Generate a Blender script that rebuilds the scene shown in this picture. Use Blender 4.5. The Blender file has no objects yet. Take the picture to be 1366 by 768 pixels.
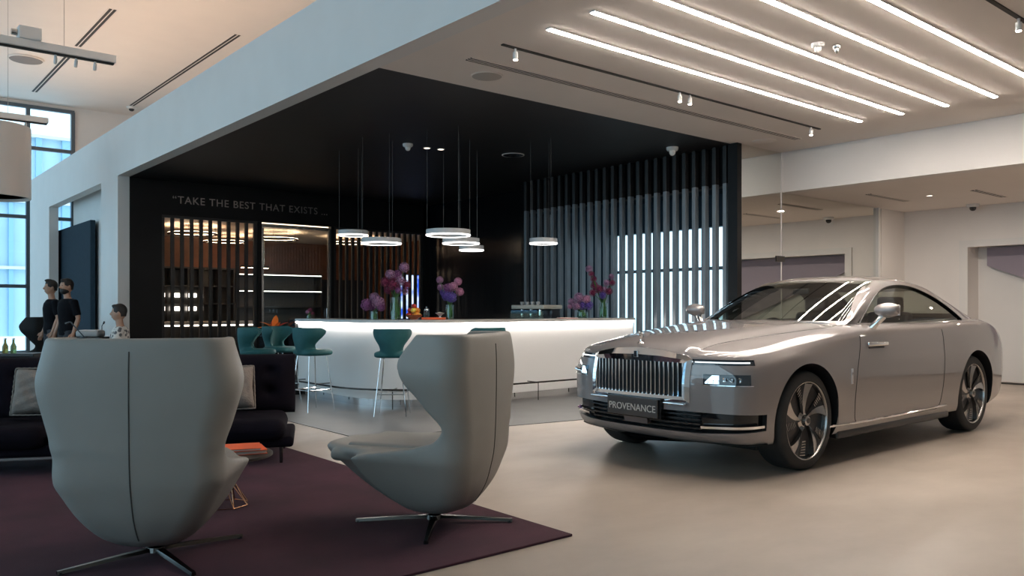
import bpy, bmesh, math, random
from mathutils import Vector, Matrix
from mathutils.bvhtree import BVHTree

# ---------------------------------------------------------------- camera, sky, exposure
SC = bpy.context.scene
COL = SC.collection
HFOV_F = 1092.0                      # focal length in pixels of a 1366 wide frame
CAM_H = 1.30
cam_data = bpy.data.cameras.new('camera')
cam_data.sensor_width = 36.0
cam_data.lens = 36.0 * HFOV_F / 1366.0
cam_data.shift_y = 27.0 / 1366.0
cam_data.clip_end = 300
cam = bpy.data.objects.new('camera', cam_data)
COL.objects.link(cam)
cam.location = (0, 0, CAM_H)
cam.rotation_euler = (math.radians(90), 0, math.radians(-39.9))
SC.camera = cam
SC.view_settings.view_transform = 'Standard'
SC.view_settings.look = 'None'
SC.view_settings.gamma = 1.0
SC.view_settings.use_curve_mapping = False
SC.view_settings.exposure = 0.95
SC.cycles.max_bounces = 9
SC.cycles.diffuse_bounces = 5
SC.cycles.glossy_bounces = 5
SC.cycles.transmission_bounces = 8
SC.cycles.transparent_max_bounces = 12
SC.cycles.sample_clamp_indirect = 6.0
SC.cycles.caustics_reflective = False
SC.cycles.caustics_refractive = False
SC.cycles.use_denoising = True

STRIP_E = 36.0       # linear ceiling lights
SKY_E = 1.35         # daylight
COVE_E = 22.0        # warm cove on top of the bulkhead
world = bpy.data.worlds.new('world')
SC.world = world
world.use_nodes = True
_nt = world.node_tree
_bg = _nt.nodes['Background']
_tc = _nt.nodes.new('ShaderNodeTexCoord')
_sx = _nt.nodes.new('ShaderNodeSeparateXYZ')
_cr = _nt.nodes.new('ShaderNodeValToRGB')
_cr.color_ramp.elements[0].position = 0.0
_cr.color_ramp.elements[0].color = (0.50, 0.72, 0.88, 1)
_cr.color_ramp.elements[1].position = 0.35
_cr.color_ramp.elements[1].color = (0.70, 0.88, 1.0, 1)
_nt.links.new(_tc.outputs['Generated'], _sx.inputs[0])
_nt.links.new(_sx.outputs['Z'], _cr.inputs[0])
_nt.links.new(_cr.outputs['Color'], _bg.inputs['Color'])
_bg.inputs['Strength'].default_value = SKY_E

# room dimensions (metres; the floor under the camera is the origin, x and y run along the walls)
X0, Y0 = 4.06, 7.18        # corner of the bar recess
H1, H2, HT, H3 = 3.72, 4.63, 7.25, 3.10
XW = 10.25                 # slatted side wall of the recess
YB = 16.06                 # rear wall of the recess
X3, X4 = 11.39, 15.5       # beam over the rear bay, far wall
YM = 7.08                  # mirror wall
YF = 27.0                  # glazed facade
XL, YN = -9.0, -6.0        # left and near walls

def area(name, loc, rot, sx, sy, power, color=(1, 1, 1), portal=False):
    l = bpy.data.lights.new(name, 'AREA')
    l.shape = 'RECTANGLE'; l.size = sx; l.size_y = sy; l.energy = power; l.color = color
    if portal: l.cycles.is_portal = True
    o = bpy.data.objects.new(name, l); COL.objects.link(o)
    o.location = loc; o.rotation_euler = rot
    return o
# portals: they only steer the sky light through the window openings
area('window_portal', (XL + .3, 9, 3.6), (0, math.radians(-90), 0), 6.8, 28, 1, portal=True)
area('window_portal', (-1.7, YF - .3, 3.6), (math.radians(-90), 0, 0), 14, 6.8, 1, portal=True)

# ---------------------------------------------------------------- helpers
def pr(n, *names):
    for k in names:
        if k in n.inputs: return n.inputs[k]
def mat(name, col, rough=.5, metal=0., emit=0., ecol=None, noise=0., nscale=8., bump=0., bscale=60., coat=0., trans=0., ior=None, sheen=0., spec=None, crough=.03):
    m = bpy.data.materials.new(name); m.use_nodes = True
    nt = m.node_tree; b = nt.nodes['Principled BSDF']
    b.inputs['Base Color'].default_value = (*col, 1)
    b.inputs['Roughness'].default_value = rough
    b.inputs['Metallic'].default_value = metal
    if emit:
        b.inputs['Emission Color'].default_value = (*(ecol or col), 1)
        b.inputs['Emission Strength'].default_value = emit
    if coat:
        b.inputs['Coat Weight'].default_value = coat; b.inputs['Coat Roughness'].default_value = crough
    if trans: b.inputs['Transmission Weight'].default_value = trans
    if ior: b.inputs['IOR'].default_value = ior
    if sheen: b.inputs['Sheen Weight'].default_value = sheen
    if spec is not None: b.inputs['Specular IOR Level'].default_value = spec
    if noise or bump:
        tc = nt.nodes.new('ShaderNodeTexCoord')
    if noise:
        nz = nt.nodes.new('ShaderNodeTexNoise'); nz.inputs['Scale'].default_value = nscale
        nz.inputs['Detail'].default_value = 5
        nt.links.new(tc.outputs['Object'], nz.inputs['Vector'])
        cr = nt.nodes.new('ShaderNodeValToRGB')
        cr.color_ramp.elements[0].position = .3; cr.color_ramp.elements[1].position = .7
        cr.color_ramp.elements[0].color = (*[max(0, c * (1 - noise)) for c in col], 1)
        cr.color_ramp.elements[1].color = (*[min(1, c * (1 + noise)) for c in col], 1)
        nt.links.new(nz.outputs['Fac'], cr.inputs[0]); nt.links.new(cr.outputs['Color'], b.inputs['Base Color'])
    if bump:
        n2 = nt.nodes.new('ShaderNodeTexNoise'); n2.inputs['Scale'].default_value = bscale
        nt.links.new(tc.outputs['Object'], n2.inputs['Vector'])
        bp = nt.nodes.new('ShaderNodeBump'); bp.inputs['Strength'].default_value = bump
        bp.inputs['Distance'].default_value = .01
        nt.links.new(n2.outputs['Fac'], bp.inputs['Height']); nt.links.new(bp.outputs['Normal'], b.inputs['Normal'])
    return m

def glassmat(name, tint=(1, 1, 1), refl=.08, rough=0.):
    """thin pane: mostly see-through, mirror reflection growing at grazing angles"""
    m = bpy.data.materials.new(name); m.use_nodes = True
    nt = m.node_tree; nt.nodes.remove(nt.nodes['Principled BSDF'])
    out = nt.nodes['Material Output']
    t = nt.nodes.new('ShaderNodeBsdfTransparent'); t.inputs[0].default_value = (*tint, 1)
    g = nt.nodes.new('ShaderNodeBsdfGlossy'); g.inputs['Roughness'].default_value = rough
    f = nt.nodes.new('ShaderNodeFresnel'); f.inputs[0].default_value = 1.5
    ad = nt.nodes.new('ShaderNodeMath'); ad.operation = 'ADD'; ad.inputs[1].default_value = refl; ad.use_clamp = True
    mx = nt.nodes.new('ShaderNodeMixShader')
    gm = nt.nodes.new('ShaderNodeNewGeometry'); iv = nt.nodes.new('ShaderNodeMath'); iv.operation = 'SUBTRACT'; iv.inputs[0].default_value = 1
    mu = nt.nodes.new('ShaderNodeMath'); mu.operation = 'MULTIPLY'      # reflect once, at the outer skin of the pane
    nt.links.new(gm.outputs['Backfacing'], iv.inputs[1]); nt.links.new(ad.outputs[0], mu.inputs[0]); nt.links.new(iv.outputs[0], mu.inputs[1])
    nt.links.new(f.outputs[0], ad.inputs[0]); nt.links.new(mu.outputs[0], mx.inputs[0])
    nt.links.new(t.outputs[0], mx.inputs[1]); nt.links.new(g.outputs[0], mx.inputs[2])
    nt.links.new(mx.outputs[0], out.inputs[0])
    return m

def emis(name, col, s):
    m = bpy.data.materials.new(name); m.use_nodes = True
    nt = m.node_tree; nt.nodes.remove(nt.nodes['Principled BSDF'])
    e = nt.nodes.new('ShaderNodeEmission'); e.inputs[0].default_value = (*col, 1); e.inputs[1].default_value = s
    nt.links.new(e.outputs[0], nt.nodes['Material Output'].inputs[0])
    return m

def tag(o, label=None, cat=None, group=None, kind=None):
    if label: o['label'] = label
    if cat: o['category'] = cat
    if group: o['group'] = group
    if kind: o['kind'] = kind
    return o
def thing(name, label, cat, loc=(0, 0, 0), rz=0., group=None):
    o = bpy.data.objects.new(name, None); COL.objects.link(o)
    o.empty_display_size = .1
    o.location = loc; o.rotation_euler = (0, 0, rz)
    return tag(o, label, cat, group)
def copy_tree(o, parent=None, top=None):
    c = o.copy(); COL.objects.link(c)
    if parent: c.parent = parent
    for ch in list(o.children): copy_tree(ch, c)
    return c
def dup(o, loc, rz, label=None, group=None):
    c = copy_tree(o); c.location = loc; c.rotation_euler = (0, 0, rz)
    if label: c['label'] = label
    if group: c['group'] = group
    return c

def sharpen(me, ang=35):
    bm = bmesh.new(); bm.from_mesh(me)
    for f in bm.faces: f.smooth = True
    a = math.radians(ang)
    for e in bm.edges:
        if len(e.link_faces) == 2:
            e.smooth = e.calc_face_angle(0) < a
    bm.to_mesh(me); bm.free()

class MB:
    def __init__(s): s.bm = bmesh.new(); s.M = Matrix.Identity(4)
    def v(s, p): return s.bm.verts.new(s.M @ Vector(p))
    def face(s, pts, mi=0):
        f = s.bm.faces.new([s.v(p) for p in pts]); f.material_index = mi; return f
    def box(s, a, b, mi=0, bev=0.):
        x0, y0, z0 = a; x1, y1, z1 = b
        if bev:
            t = bmesh.new()
            bmesh.ops.create_cube(t, size=1)
            for v in t.verts:
                v.co = Vector(((x0 + x1) / 2 + v.co.x * abs(x1 - x0), (y0 + y1) / 2 + v.co.y * abs(y1 - y0), (z0 + z1) / 2 + v.co.z * abs(z1 - z0)))
            bmesh.ops.bevel(t, geom=t.edges[:], offset=bev, segments=3, profile=.5, affect='EDGES')
            s.merge(t, mi); return s
        P = [s.v(p) for p in ((x0, y0, z0), (x1, y0, z0), (x1, y1, z0), (x0, y1, z0), (x0, y0, z1), (x1, y0, z1), (x1, y1, z1), (x0, y1, z1))]
        for q in ((0, 3, 2, 1), (4, 5, 6, 7), (0, 1, 5, 4), (1, 2, 6, 5), (2, 3, 7, 6), (3, 0, 4, 7)):
            f = s.bm.faces.new([P[i] for i in q]); f.material_index = mi
        return s
    def merge(s, t, mi=0):
        mp = {}
        for v in t.verts: mp[v] = s.v(v.co)
        for f in t.faces:
            try: g = s.bm.faces.new([mp[v] for v in f.verts]); g.material_index = mi
            except ValueError: pass
        t.free(); return s
    def grid(s, rows, closed_u=False, closed_v=False, mi=0, cap0=False, cap1=False):
        V = [[s.v(p) for p in r] for r in rows]
        n, m = len(V), len(V[0])
        for i in range(n - (0 if closed_v else 1)):
            for j in range(m - (0 if closed_u else 1)):
                try:
                    f = s.bm.faces.new([V[i][j], V[i][(j + 1) % m], V[(i + 1) % n][(j + 1) % m], V[(i + 1) % n][j]]); f.material_index = mi
                except ValueError: pass
        if cap0: s.bm.faces.new(V[0][::-1]).material_index = mi
        if cap1: s.bm.faces.new(V[-1]).material_index = mi
        return s
    def tube(s, pts, r, n=8, closed=False, mi=0):
        pts = [Vector(p) for p in pts]; k = len(pts)
        rr = r if isinstance(r, (list, tuple)) else [r] * k
        rows = []; up = None
        for i, p in enumerate(pts):
            a = pts[i - 1] if (i or closed) else p; b = pts[(i + 1) % k] if (i < k - 1 or closed) else p
            d = (b - a).normalized()
            if up is None: up = d.orthogonal().normalized()
            up = (up - d * up.dot(d))
            up = up.normalized() if up.length > 1e-6 else d.orthogonal().normalized()
            w = d.cross(up)
            rows.append([p + (up * math.cos(2 * math.pi * j / n) + w * math.sin(2 * math.pi * j / n)) * rr[i] for j in range(n)])
        s.grid(rows, closed_u=True, closed_v=closed, cap0=not closed, cap1=not closed, mi=mi); return s
    def cyl(s, a, b, r, n=16, r2=None, mi=0):
        return s.tube([a, b], [r, r if r2 is None else r2], n, mi=mi)
    def lathe(s, prof, n=32, c=(0, 0, 0), axis='z', mi=0, closed=False):
        rows = []
        for r, h in prof:
            row = []
            for j in range(n):
                t = 2 * math.pi * j / n; a, b = r * math.cos(t), r * math.sin(t)
                if axis == 'z': p = (c[0] + a, c[1] + b, c[2] + h)
                elif axis == 'y': p = (c[0] + a, c[1] + h, c[2] + b)
                else: p = (c[0] + h, c[1] + a, c[2] + b)
                row.append(p)
            rows.append(row)
        s.grid(rows, closed_u=True, closed_v=closed, mi=mi, cap0=not closed and prof[0][0] > 1e-5, cap1=not closed and prof[-1][0] > 1e-5); return s
    def ball(s, c, r, n=12, sc=(1, 1, 1), mi=0):
        t = bmesh.new(); bmesh.ops.create_uvsphere(t, u_segments=n, v_segments=max(6, n * 2 // 3), radius=r)
        for v in t.verts: v.co = Vector((v.co.x * sc[0] + c[0], v.co.y * sc[1] + c[1], v.co.z * sc[2] + c[2]))
        return s.merge(t, mi)
    def prism(s, poly, h0, h1, axis='z', mi=0):
        def P(a, b, h):
            return (a, b, h) if axis == 'z' else ((a, h, b) if axis == 'y' else (h, a, b))
        A = [s.v(P(a, b, h0)) for a, b in poly]; B = [s.v(P(a, b, h1)) for a, b in poly]
        n = len(poly)
        s.bm.faces.new(A[::-1]).material_index = mi; s.bm.faces.new(B).material_index = mi
        for i in range(n): s.bm.faces.new([A[i], A[(i + 1) % n], B[(i + 1) % n], B[i]]).material_index = mi
        return s
    def mesh(s, name, mats, smooth=0):
        bmesh.ops.remove_doubles(s.bm, verts=s.bm.verts[:], dist=1e-5)
        bmesh.ops.recalc_face_normals(s.bm, faces=s.bm.faces[:])
        me = bpy.data.meshes.new(name); s.bm.to_mesh(me); s.bm.free()
        for m in (mats if isinstance(mats, (list, tuple)) else [mats]): me.materials.append(m)
        if smooth: sharpen(me, smooth)
        return me
    def build(s, name, mats, parent=None, smooth=0, bevel=0.):
        me = s.mesh(name, mats, smooth)
        o = bpy.data.objects.new(name, me); COL.objects.link(o)
        if parent: o.parent = parent
        if bevel:
            b = o.modifiers.new('bevel', 'BEVEL'); b.width = bevel; b.segments = 2; b.limit_method = 'ANGLE'
        return o
def struct(name, mb, m, **k):
    o = mb.build(name, m, **k); o['kind'] = 'structure'; return o
def boxs(name, m, *bs, **k):
    b = MB()
    for a, c in bs: b.box(a, c)
    return struct(name, b, m, **k)
def bake(o, keep=True):
    """replace an object's mesh by its evaluated one"""
    bpy.context.view_layer.update()
    dg = bpy.context.evaluated_depsgraph_get()
    me = bpy.data.meshes.new_from_object(o.evaluated_get(dg))
    o.modifiers.clear(); o.data = me
    return o
def kill(o):
    bpy.data.objects.remove(o, do_unlink=True)
def boolean(o, cutter, op='DIFFERENCE', drop=True):
    def stat(me):
        b = bmesh.new(); b.from_mesh(me); nm = sum(len(e.link_faces) != 2 for e in b.edges); v = b.calc_volume(signed=False); b.free()
        bb = [f(p.co[i] for p in me.vertices) for i in range(3) for f in (min, max)] if len(me.vertices) else None
        return nm, v, bb
    src = o.data; s0 = stat(src); best = None
    for solver, selfi in (('EXACT', False), ('FAST', False), ('EXACT', True)):
        o.data = src
        m = o.modifiers.new('b', 'BOOLEAN'); m.object = cutter; m.operation = op; m.solver = solver
        if selfi: m.use_self = True
        bake(o); nm, v, bb = stat(o.data)
        bad = bb is None or any(bb[i] < s0[2][i] - .002 for i in (0, 2, 4)) or any(bb[i] > s0[2][i] + .002 for i in (1, 3, 5)) or v >= s0[1] - 1e-7
        sc = (1 if bad else 0, nm)
        if best is None or sc < best[0]: best = (sc, o.data, solver)
        if not bad and nm <= s0[0] + 4: break
    o.data = best[1]
    if best[0][0] or best[0][1] > 50: print('BOOLEAN', o.name, op, best[0], best[2])
    if drop: kill(cutter)
def catmull(P, n):
    P = [Vector(p) for p in P]; out = []
    segs = len(P) - 1
    for k in range(n):
        t = k / (n - 1) * segs; i = min(int(t), segs - 1); u = t - i
        p1, p2 = P[i], P[i + 1]
        p0 = P[i - 1] if i > 0 else p1 * 2 - p2
        p3 = P[i + 2] if i + 2 < len(P) else p2 * 2 - p1
        out.append(.5 * ((2 * p1) + (p2 - p0) * u + (2 * p0 - 5 * p1 + 4 * p2 - p3) * u * u + (3 * p1 - p0 - 3 * p2 + p3) * u ** 3))
    return out
def lerp_tab(tab, x):
    """smooth (monotone-ish cubic) interpolation of a table [(x, v...)]"""
    if x <= tab[0][0]: return tab[0][1:]
    if x >= tab[-1][0]: return tab[-1][1:]
    for i in range(len(tab) - 1):
        if tab[i][0] <= x <= tab[i + 1][0]: break
    x0, x1 = tab[i][0], tab[i + 1][0]; h = x1 - x0; t = (x - x0) / h
    res = []
    for k in range(1, len(tab[0])):
        def sl(j):
            if j <= 0: return (tab[1][k] - tab[0][k]) / (tab[1][0] - tab[0][0])
            if j >= len(tab) - 1: return (tab[-1][k] - tab[-2][k]) / (tab[-1][0] - tab[-2][0])
            a = (tab[j][k] - tab[j - 1][k]) / (tab[j][0] - tab[j - 1][0]); b = (tab[j + 1][k] - tab[j][k]) / (tab[j + 1][0] - tab[j][0])
            return 0 if a * b <= 0 else 2 * a * b / (a + b)
        m0, m1 = sl(i), sl(i + 1)
        res.append((2 * t ** 3 - 3 * t * t + 1) * tab[i][k] + (t ** 3 - 2 * t * t + t) * h * m0 + (-2 * t ** 3 + 3 * t * t) * tab[i + 1][k] + (t ** 3 - t * t) * h * m1)
    return tuple(res)
def smooth01(a, b, x):
    t = max(0, min(1, (x - a) / (b - a))); return t * t * (3 - 2 * t)
def text_mesh(name, s, size, m, parent=None, depth=.004, align='LEFT', space=1.0):
    c = bpy.data.curves.new(name, 'FONT'); c.body = s; c.size = size; c.extrude = depth; c.align_x = align; c.space_character = space
    o = bpy.data.objects.new(name, c); COL.objects.link(o)
    bpy.context.view_layer.update()
    me = bpy.data.meshes.new_from_object(o.evaluated_get(bpy.context.evaluated_depsgraph_get()))
    kill(o); me.materials.clear(); me.materials.append(m)
    q = bpy.data.objects.new(name, me); COL.objects.link(q)
    if parent: q.parent = parent
    return q
R = math.radians
rnd = random.Random(7)
# ---------------------------------------------------------------- materials of the room
def floor_mat():
    m = bpy.data.materials.new('floor_concrete'); m.use_nodes = True
    nt = m.node_tree; b = nt.nodes['Principled BSDF']
    tc = nt.nodes.new('ShaderNodeTexCoord')
    mp = nt.nodes.new('ShaderNodeMapping'); mp.inputs['Scale'].default_value = (.5, .9, 1); mp.inputs['Rotation'].default_value = (0, 0, .5)
    n1 = nt.nodes.new('ShaderNodeTexNoise'); n1.inputs['Scale'].default_value = .9; n1.inputs['Detail'].default_value = 7; n1.inputs['Roughness'].default_value = .55
    cr = nt.nodes.new('ShaderNodeValToRGB')
    cr.color_ramp.elements[0].position = .3; cr.color_ramp.elements[1].position = .72
    cr.color_ramp.elements[0].color = (.29, .235, .19, 1); cr.color_ramp.elements[1].color = (.49, .415, .35, 1)
    n2 = nt.nodes.new('ShaderNodeTexNoise'); n2.inputs['Scale'].default_value = 2.2; n2.inputs['Detail'].default_value = 4
    mr = nt.nodes.new('ShaderNodeMapRange'); mr.inputs[3].default_value = .30; mr.inputs[4].default_value = .46
    nt.links.new(tc.outputs['Object'], mp.inputs[0]); nt.links.new(mp.outputs[0], n1.inputs['Vector'])
    nt.links.new(n1.outputs['Fac'], cr.inputs[0]); nt.links.new(cr.outputs[0], b.inputs['Base Color'])
    nt.links.new(tc.outputs['Object'], n2.inputs['Vector']); nt.links.new(n2.outputs['Fac'], mr.inputs[0]); nt.links.new(mr.outputs[0], b.inputs['Roughness'])
    b.inputs['Specular IOR Level'].default_value = .6
    return m
M = {}
M['floor'] = floor_mat()
M['floor_bar'] = mat('dark_tile_floor', (.085, .084, .083), .38, noise=.12, nscale=3)
M['white'] = mat('white_paint', (.72, .70, .68), .6, noise=.02, nscale=2)
M['ceil'] = mat('white_ceiling', (.78, .72, .67), .75, noise=.015, nscale=1.5)
M['wall'] = mat('off_white_wall', (.76, .72, .69), .6, noise=.02, nscale=2)
M['black'] = mat('black_panel', (.004, .004, .0045), .5, noise=.2, nscale=4, spec=.25)
M['blackceil'] = mat('black_ceiling', (.016, .013, .013), .5, noise=.15, nscale=3)
M['blackgloss'] = mat('black_gloss_panel', (.006, .006, .007), .16)
M['slate'] = mat('slate_panel', (.030, .048, .066), .85, noise=.05, spec=.05)
M['fin'] = mat('blue_grey_fin', (.17, .19, .21), .38, metal=.25, noise=.06, nscale=5)
M['findark'] = mat('black_fin', (.014, .014, .015), .45)
M['frame'] = mat('dark_window_frame', (.12, .14, .16), .4, metal=.5)
M['steel'] = mat('brushed_steel', (.55, .54, .52), .25, metal=1, noise=.05, nscale=30)
M['chrome'] = mat('chrome', (.85, .85, .86), .05, metal=1)
M['slot'] = mat('slot_black', (.03, .025, .022), .7)
M['glass'] = glassmat('window_glass', (.90, .965, .985), .03)
M['mirror'] = mat('smoked_mirror_glass', (.84, .84, .80), .015, metal=1)
M['plastic'] = mat('white_plastic', (.75, .74, .72), .35)
M['darkplastic'] = mat('dark_plastic', (.03, .03, .035), .2)
M['strip'] = emis('linear_light', (1, .90, .80), STRIP_E)
M['spot'] = emis('spot_lens', (1, .85, .68), 30)
M['warmled'] = emis('warm_led', (1, .70, .48), COVE_E)

# ---------------------------------------------------------------- the setting
boxs('floor', M['floor'], ((XL, YN, -.2), (X4 + 1.4, YF, 0)))
b = MB(); b.prism([(4.06, 7.22), (10.9, 6.12), (10.9, 16.06), (4.06, 16.06)], .0, .006)
struct('floor_bar', b, M['floor_bar'])
boxs('ceiling_low', M['ceil'], ((X0 + .2, YN, H1), (X3, Y0, H1 + .25)))
boxs('ceiling_bar', M['blackceil'], ((X0 + .2, Y0, H1), (11.2, YB + .12, H1 + .25)))
boxs('ceiling_high', M['ceil'], ((XL, YN, HT), (9.2, YF, HT + .2)))
boxs('ceiling_bay', M['ceil'], ((X3 + .2, YN, H3), (X4, YM, H3 + .2)))
boxs('ceiling_roof', M['white'], ((X0 + .2, YN, H2 - .12), (9.2, YF, H2)))
# bulkhead with its piers, one continuous white fascia
boxs('wall_bulkhead', M['white'], ((X0, YN, H1), (X0 + .2, 24.5, H2)), ((X0, YB, 0), (X0 + .2, 17.25, H1)), ((X0, 22.1, 0), (X0 + .2, 24.5, H1)))
boxs('wall_upper', M['wall'], ((9.2, YN, H2 - .12), (9.4, YF, HT)))
# far glazed facade and the wall beside it
boxs('wall_far', M['wall'], ((5.62, YF, 0), (9.2, YF + .25, HT)), ((XL, YF, 7.12), (5.62, YF + .25, HT)))
boxs('wall_opening', M['white'], ((8.2, YB + 5.9, 0), (8.4, YF, H2 - .12)))
boxs('wall_near', M['wall'], ((XL, YN - .2, 0), (X4 + 1, YN, HT)))
boxs('wall_left', M['wall'], ((XL - .2, YN, 0), (XL, -3, HT)), ((XL - .2, 23.5, 0), (XL, YF, HT)), ((XL - .2, -3, 7.0), (XL, 23.5, HT)))
def window(name, pts_h, verticals, plane, lo, hi, fr=.07):
    """curtain wall: plane ('x'|'y', value); lo..hi along it"""
    b = MB(); g = MB()
    ax, c = plane
    def bx(a0, a1, z0, z1, t=.06):
        if ax == 'y': b.box((a0, c - t, z0), (a1, c + t, z1))
        else: b.box((c - t, a0, z0), (c + t, a1, z1))
    for v in verticals: bx(v - fr / 2, v + fr / 2, pts_h[0], pts_h[-1], .08)
    for h in pts_h: bx(lo, hi, h - fr / 2, h + fr / 2)
    o = struct(name, b, M['frame'])
    if ax == 'y': g.box((lo, c - .005, pts_h[0]), (hi, c + .005, pts_h[-1]))
    else: g.box((c - .005, lo, pts_h[0]), (c + .005, hi, pts_h[-1]))
    g.build('pane', M['glass'], o)
    return o
window('window_1', [.04, 1.93, 3.92, 5.92, 7.1], [-8.9, -6.5, -4.3, -2.1, .1, 2.3, 4.42, 5.58], ('y', YF), XL, 5.62, .1)
window('window_2', [.04, 2.4, 4.7, 6.98], [-3 + 2.65 * i for i in range(11)], ('x', XL), -3, 23.5)
# pale office block across the street
t = thing('office_building', 'pale blue office building seen through the tall window at the left', 'building', (-26, 44, 0))
MB().box((0, 0, 0), (44, 8, 9.4)).build('facade', mat('pale_facade', (.50, .66, .76), .4, noise=.1, nscale=.3), t)
for k in range(40):
    MB().box((.5 + k * 1.1, -.25, 0), (.5 + k * 1.1 + (.25, .5, .18)[k % 3], 0, 9.4)).build('facade_fin', mat('facade_fin', (.30, .50, .66), .5) if k == 0 else bpy.data.materials['facade_fin'], t)
for z in (3.1, 6.2, 9.3): MB().box((0, -.35, z), (44, 0, z + .14)).build('floor_band', M['white'], t)
# recess rear wall (black) with wide openings to the lounge behind
YL = YB + .14
boxs('wall_bar_rear', M['black'], ((X0 + .2, YB, 0), (4.83, YL, H1)), ((4.83, YB, 3.06), (10.9, YL, H1)), ((10.72, YB, 0), (11.1, YL, H1)))
# recess side walls
boxs('wall_bar_right', M['blackgloss'], ((10.9, 12.03, 0), (11.1, YB, H1)), ((10.32, 11.93, 0), (10.9, 12.06, H1)))
boxs('wall_slat_header', M['black'], ((10.36, YM + .1, 3.14), (10.55, 11.93, H1)))
boxs('wall_slat_backing', M['slate'], ((11.0, 10.35, 0), (11.15, 11.93, H1)), ((10.55, YM + .1, 3.14), (11.15, 11.93, 3.3)), ((11.0, YM + .1, 2.62), (11.15, 10.35, 3.14)), ((11.0, YM + .1, 0), (11.15, 10.35, .5)))
window('window_3', [.5, 1.95, 2.64], [7.25, 8.28, 9.31, 10.33], ('x', 11.07), 7.2, 10.35, .05)
# mirror wall
boxs('wall_mirror_backing', M['wall'], ((10.22, YM + .03, 0), (X4, YM + .14, H1)))
boxs('trim_1', M['black'], ((10.19, YM - .02, 0), (10.30, YM + .14, H1)))
for i, (a, c, h) in enumerate(((10.31, 11.36, H1), (11.40, 14.42, H3))):
    o = boxs('wall_mirror', M['mirror'], ((a, YM, 0), (c, YM + .025, h - .002)))
boxs('trim_2', M['white'], ((11.365, YM - .006, 0), (11.385, YM + .02, H1)))
boxs('wall_pier', M['wall'], ((14.6, YM - .02, 0), (X4, YM + .03, H3)))
boxs('trim_3', M['white'], ((14.43, YM - .05, 0), (14.5, YM + .03, H3)))
o = MB().box((11.23, YM - .012, 2.02), (11.46, YM - .006, 2.11)).build('door_sign', M['slot']); tag(o, 'small dark sign strip fixed on the mirror wall above the car roof', 'sign')
# beam over the bay
boxs('wall_beam', M['wall'], ((X3, YN, H3), (X3 + .2, YM, H1 + .1)))
# far right wall with a deep doorway
boxs('wall_right', M['wall'], ((X4, 5.96, 0), (X4 + .55, YM + .14, H3)), ((X4, 2.6, 2.4), (X4 + .55, 5.96, H3)), ((X4, YN, 0), (X4 + .55, 2.6, H3)))
boxs('trim_4', M['white'], ((X4 - .03, 5.94, 0), (X4 - .001, 6.08, 2.379)), ((X4 - .03, 2.5, 2.38), (X4 - .001, 6.08, 2.5)), ((X4 - .03, 2.5, 0), (X4 - .001, 2.62, 2.379)))
boxs('door_1', M['white'], ((X4 + .5, 2.6, 0), (X4 + .58, 5.96, 2.4)))
boxs('baseboard_right', M['slot'], ((X4 - .012, YN, 0), (X4, 5.94, .03)))
b = MB(); b.prism([(5.78, 2.38), (5.78, 2.06), (3.0, .95), (3.0, 2.38)], X4 + .40, X4 + .44, axis='x')  # lavender grey slab with a sloping lower edge, inside the doorway
o = b.build('sloping_panel', mat('lavender_grey', (.30, .26, .31), .8)); tag(o, 'lavender grey sloping panel in the doorway at the far right', 'screen')

# ---------------------------------------------------------------- linear ceiling lights
ly = [5.22, 4.69, 4.16, 3.63, 3.10]
pos = ['nearest the dark spotlight track', 'second from the spotlight track with its spots', 'middle one of the five', 'fourth counted from the black recess', 'farthest from the black recess']
for i, y in enumerate(ly):
    t = thing('linear_light', 'long glowing white linear ceiling light, ' + pos[i], 'ceiling light', (4.78, y, H1), group='linear lights over the car')
    b = MB(); b.box((0, -.034, -.012), (5.45, -.024, .0)); b.box((0, .024, -.012), (5.45, .034, 0)); b.box((-.01, -.034, -.012), (0, .034, 0)); b.box((5.45, -.034, -.012), (5.46, .034, 0))
    b.build('housing', M['plastic'], t)
    MB().box((0, -.022, -.0185), (5.45, .022, -.002)).build('diffuser', M['strip'], t)
def track(label, x0, x1, y, z, spots, w=.035, name='spotlight_track'):
    t = thing(name, label, 'track light', (x0, y, z), group='black spotlight tracks')
    MB().box((0, -w / 2, -.012), (x1 - x0, w / 2, 0)).build('track', M['slot'], t)
    for s in spots:
        h = MB().cyl((s - x0, 0, -.012), (s - x0, 0, -.05), .012, 10).cyl((s - x0, 0, -.045), (s - x0 + .0, 0, -.115), .024, 14).build('spotlight', M['plastic'], t)
        MB().cyl((s - x0, 0, -.116), (s - x0, 0, -.119), .019, 14).build('lens', M['spot'], h)
    return t
track('thin black ceiling track with four tiny spots near the black recess', 4.74, 10.27, 5.81, H1, [4.9, 7.3, 7.48, 10.05])
track('thin black ceiling track with one spot at the top right corner', 5.2, 10.3, 2.52, H1, [7.6])
def slot_vent(label, a, c, y, z, along='x', n=3, w=.11):
    t = thing('slot_diffuser', label, 'air vent', (a, y, z) if along == 'x' else (y, a, z), group='linear slot air vents')
    c -= a; a = 0; y = 0; z = 0
    b = MB(); f = MB()
    for k in range(n):
        o = y - w / 2 + w * (k + .5) / n; s = w / n * .34
        (b.box((a, o - s, z - .006), (c, o + s, z)) if along == 'x' else b.box((o - s, a, z - .006), (o + s, c, z)))
    for k in range(n + 1):
        o = y - w / 2 + w * k / n; s = w / n * .13
        (f.box((a, o - s, z - .009), (c, o + s, z)) if along == 'x' else f.box((o - s, a, z - .009), (o + s, c, z)))
    f.build('blade', M['ceil'], t); b.build('slot', M['slot'], t)
    return t
slot_vent('long slotted ceiling vent running beside the edge of the black recess', 4.77, 10.65, 6.36, H1)
slot_vent('slotted vent on the high ceiling closest to the bulkhead', 17.5, 25.6, 6.85, HT, 'y', 2, .16)
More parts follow.
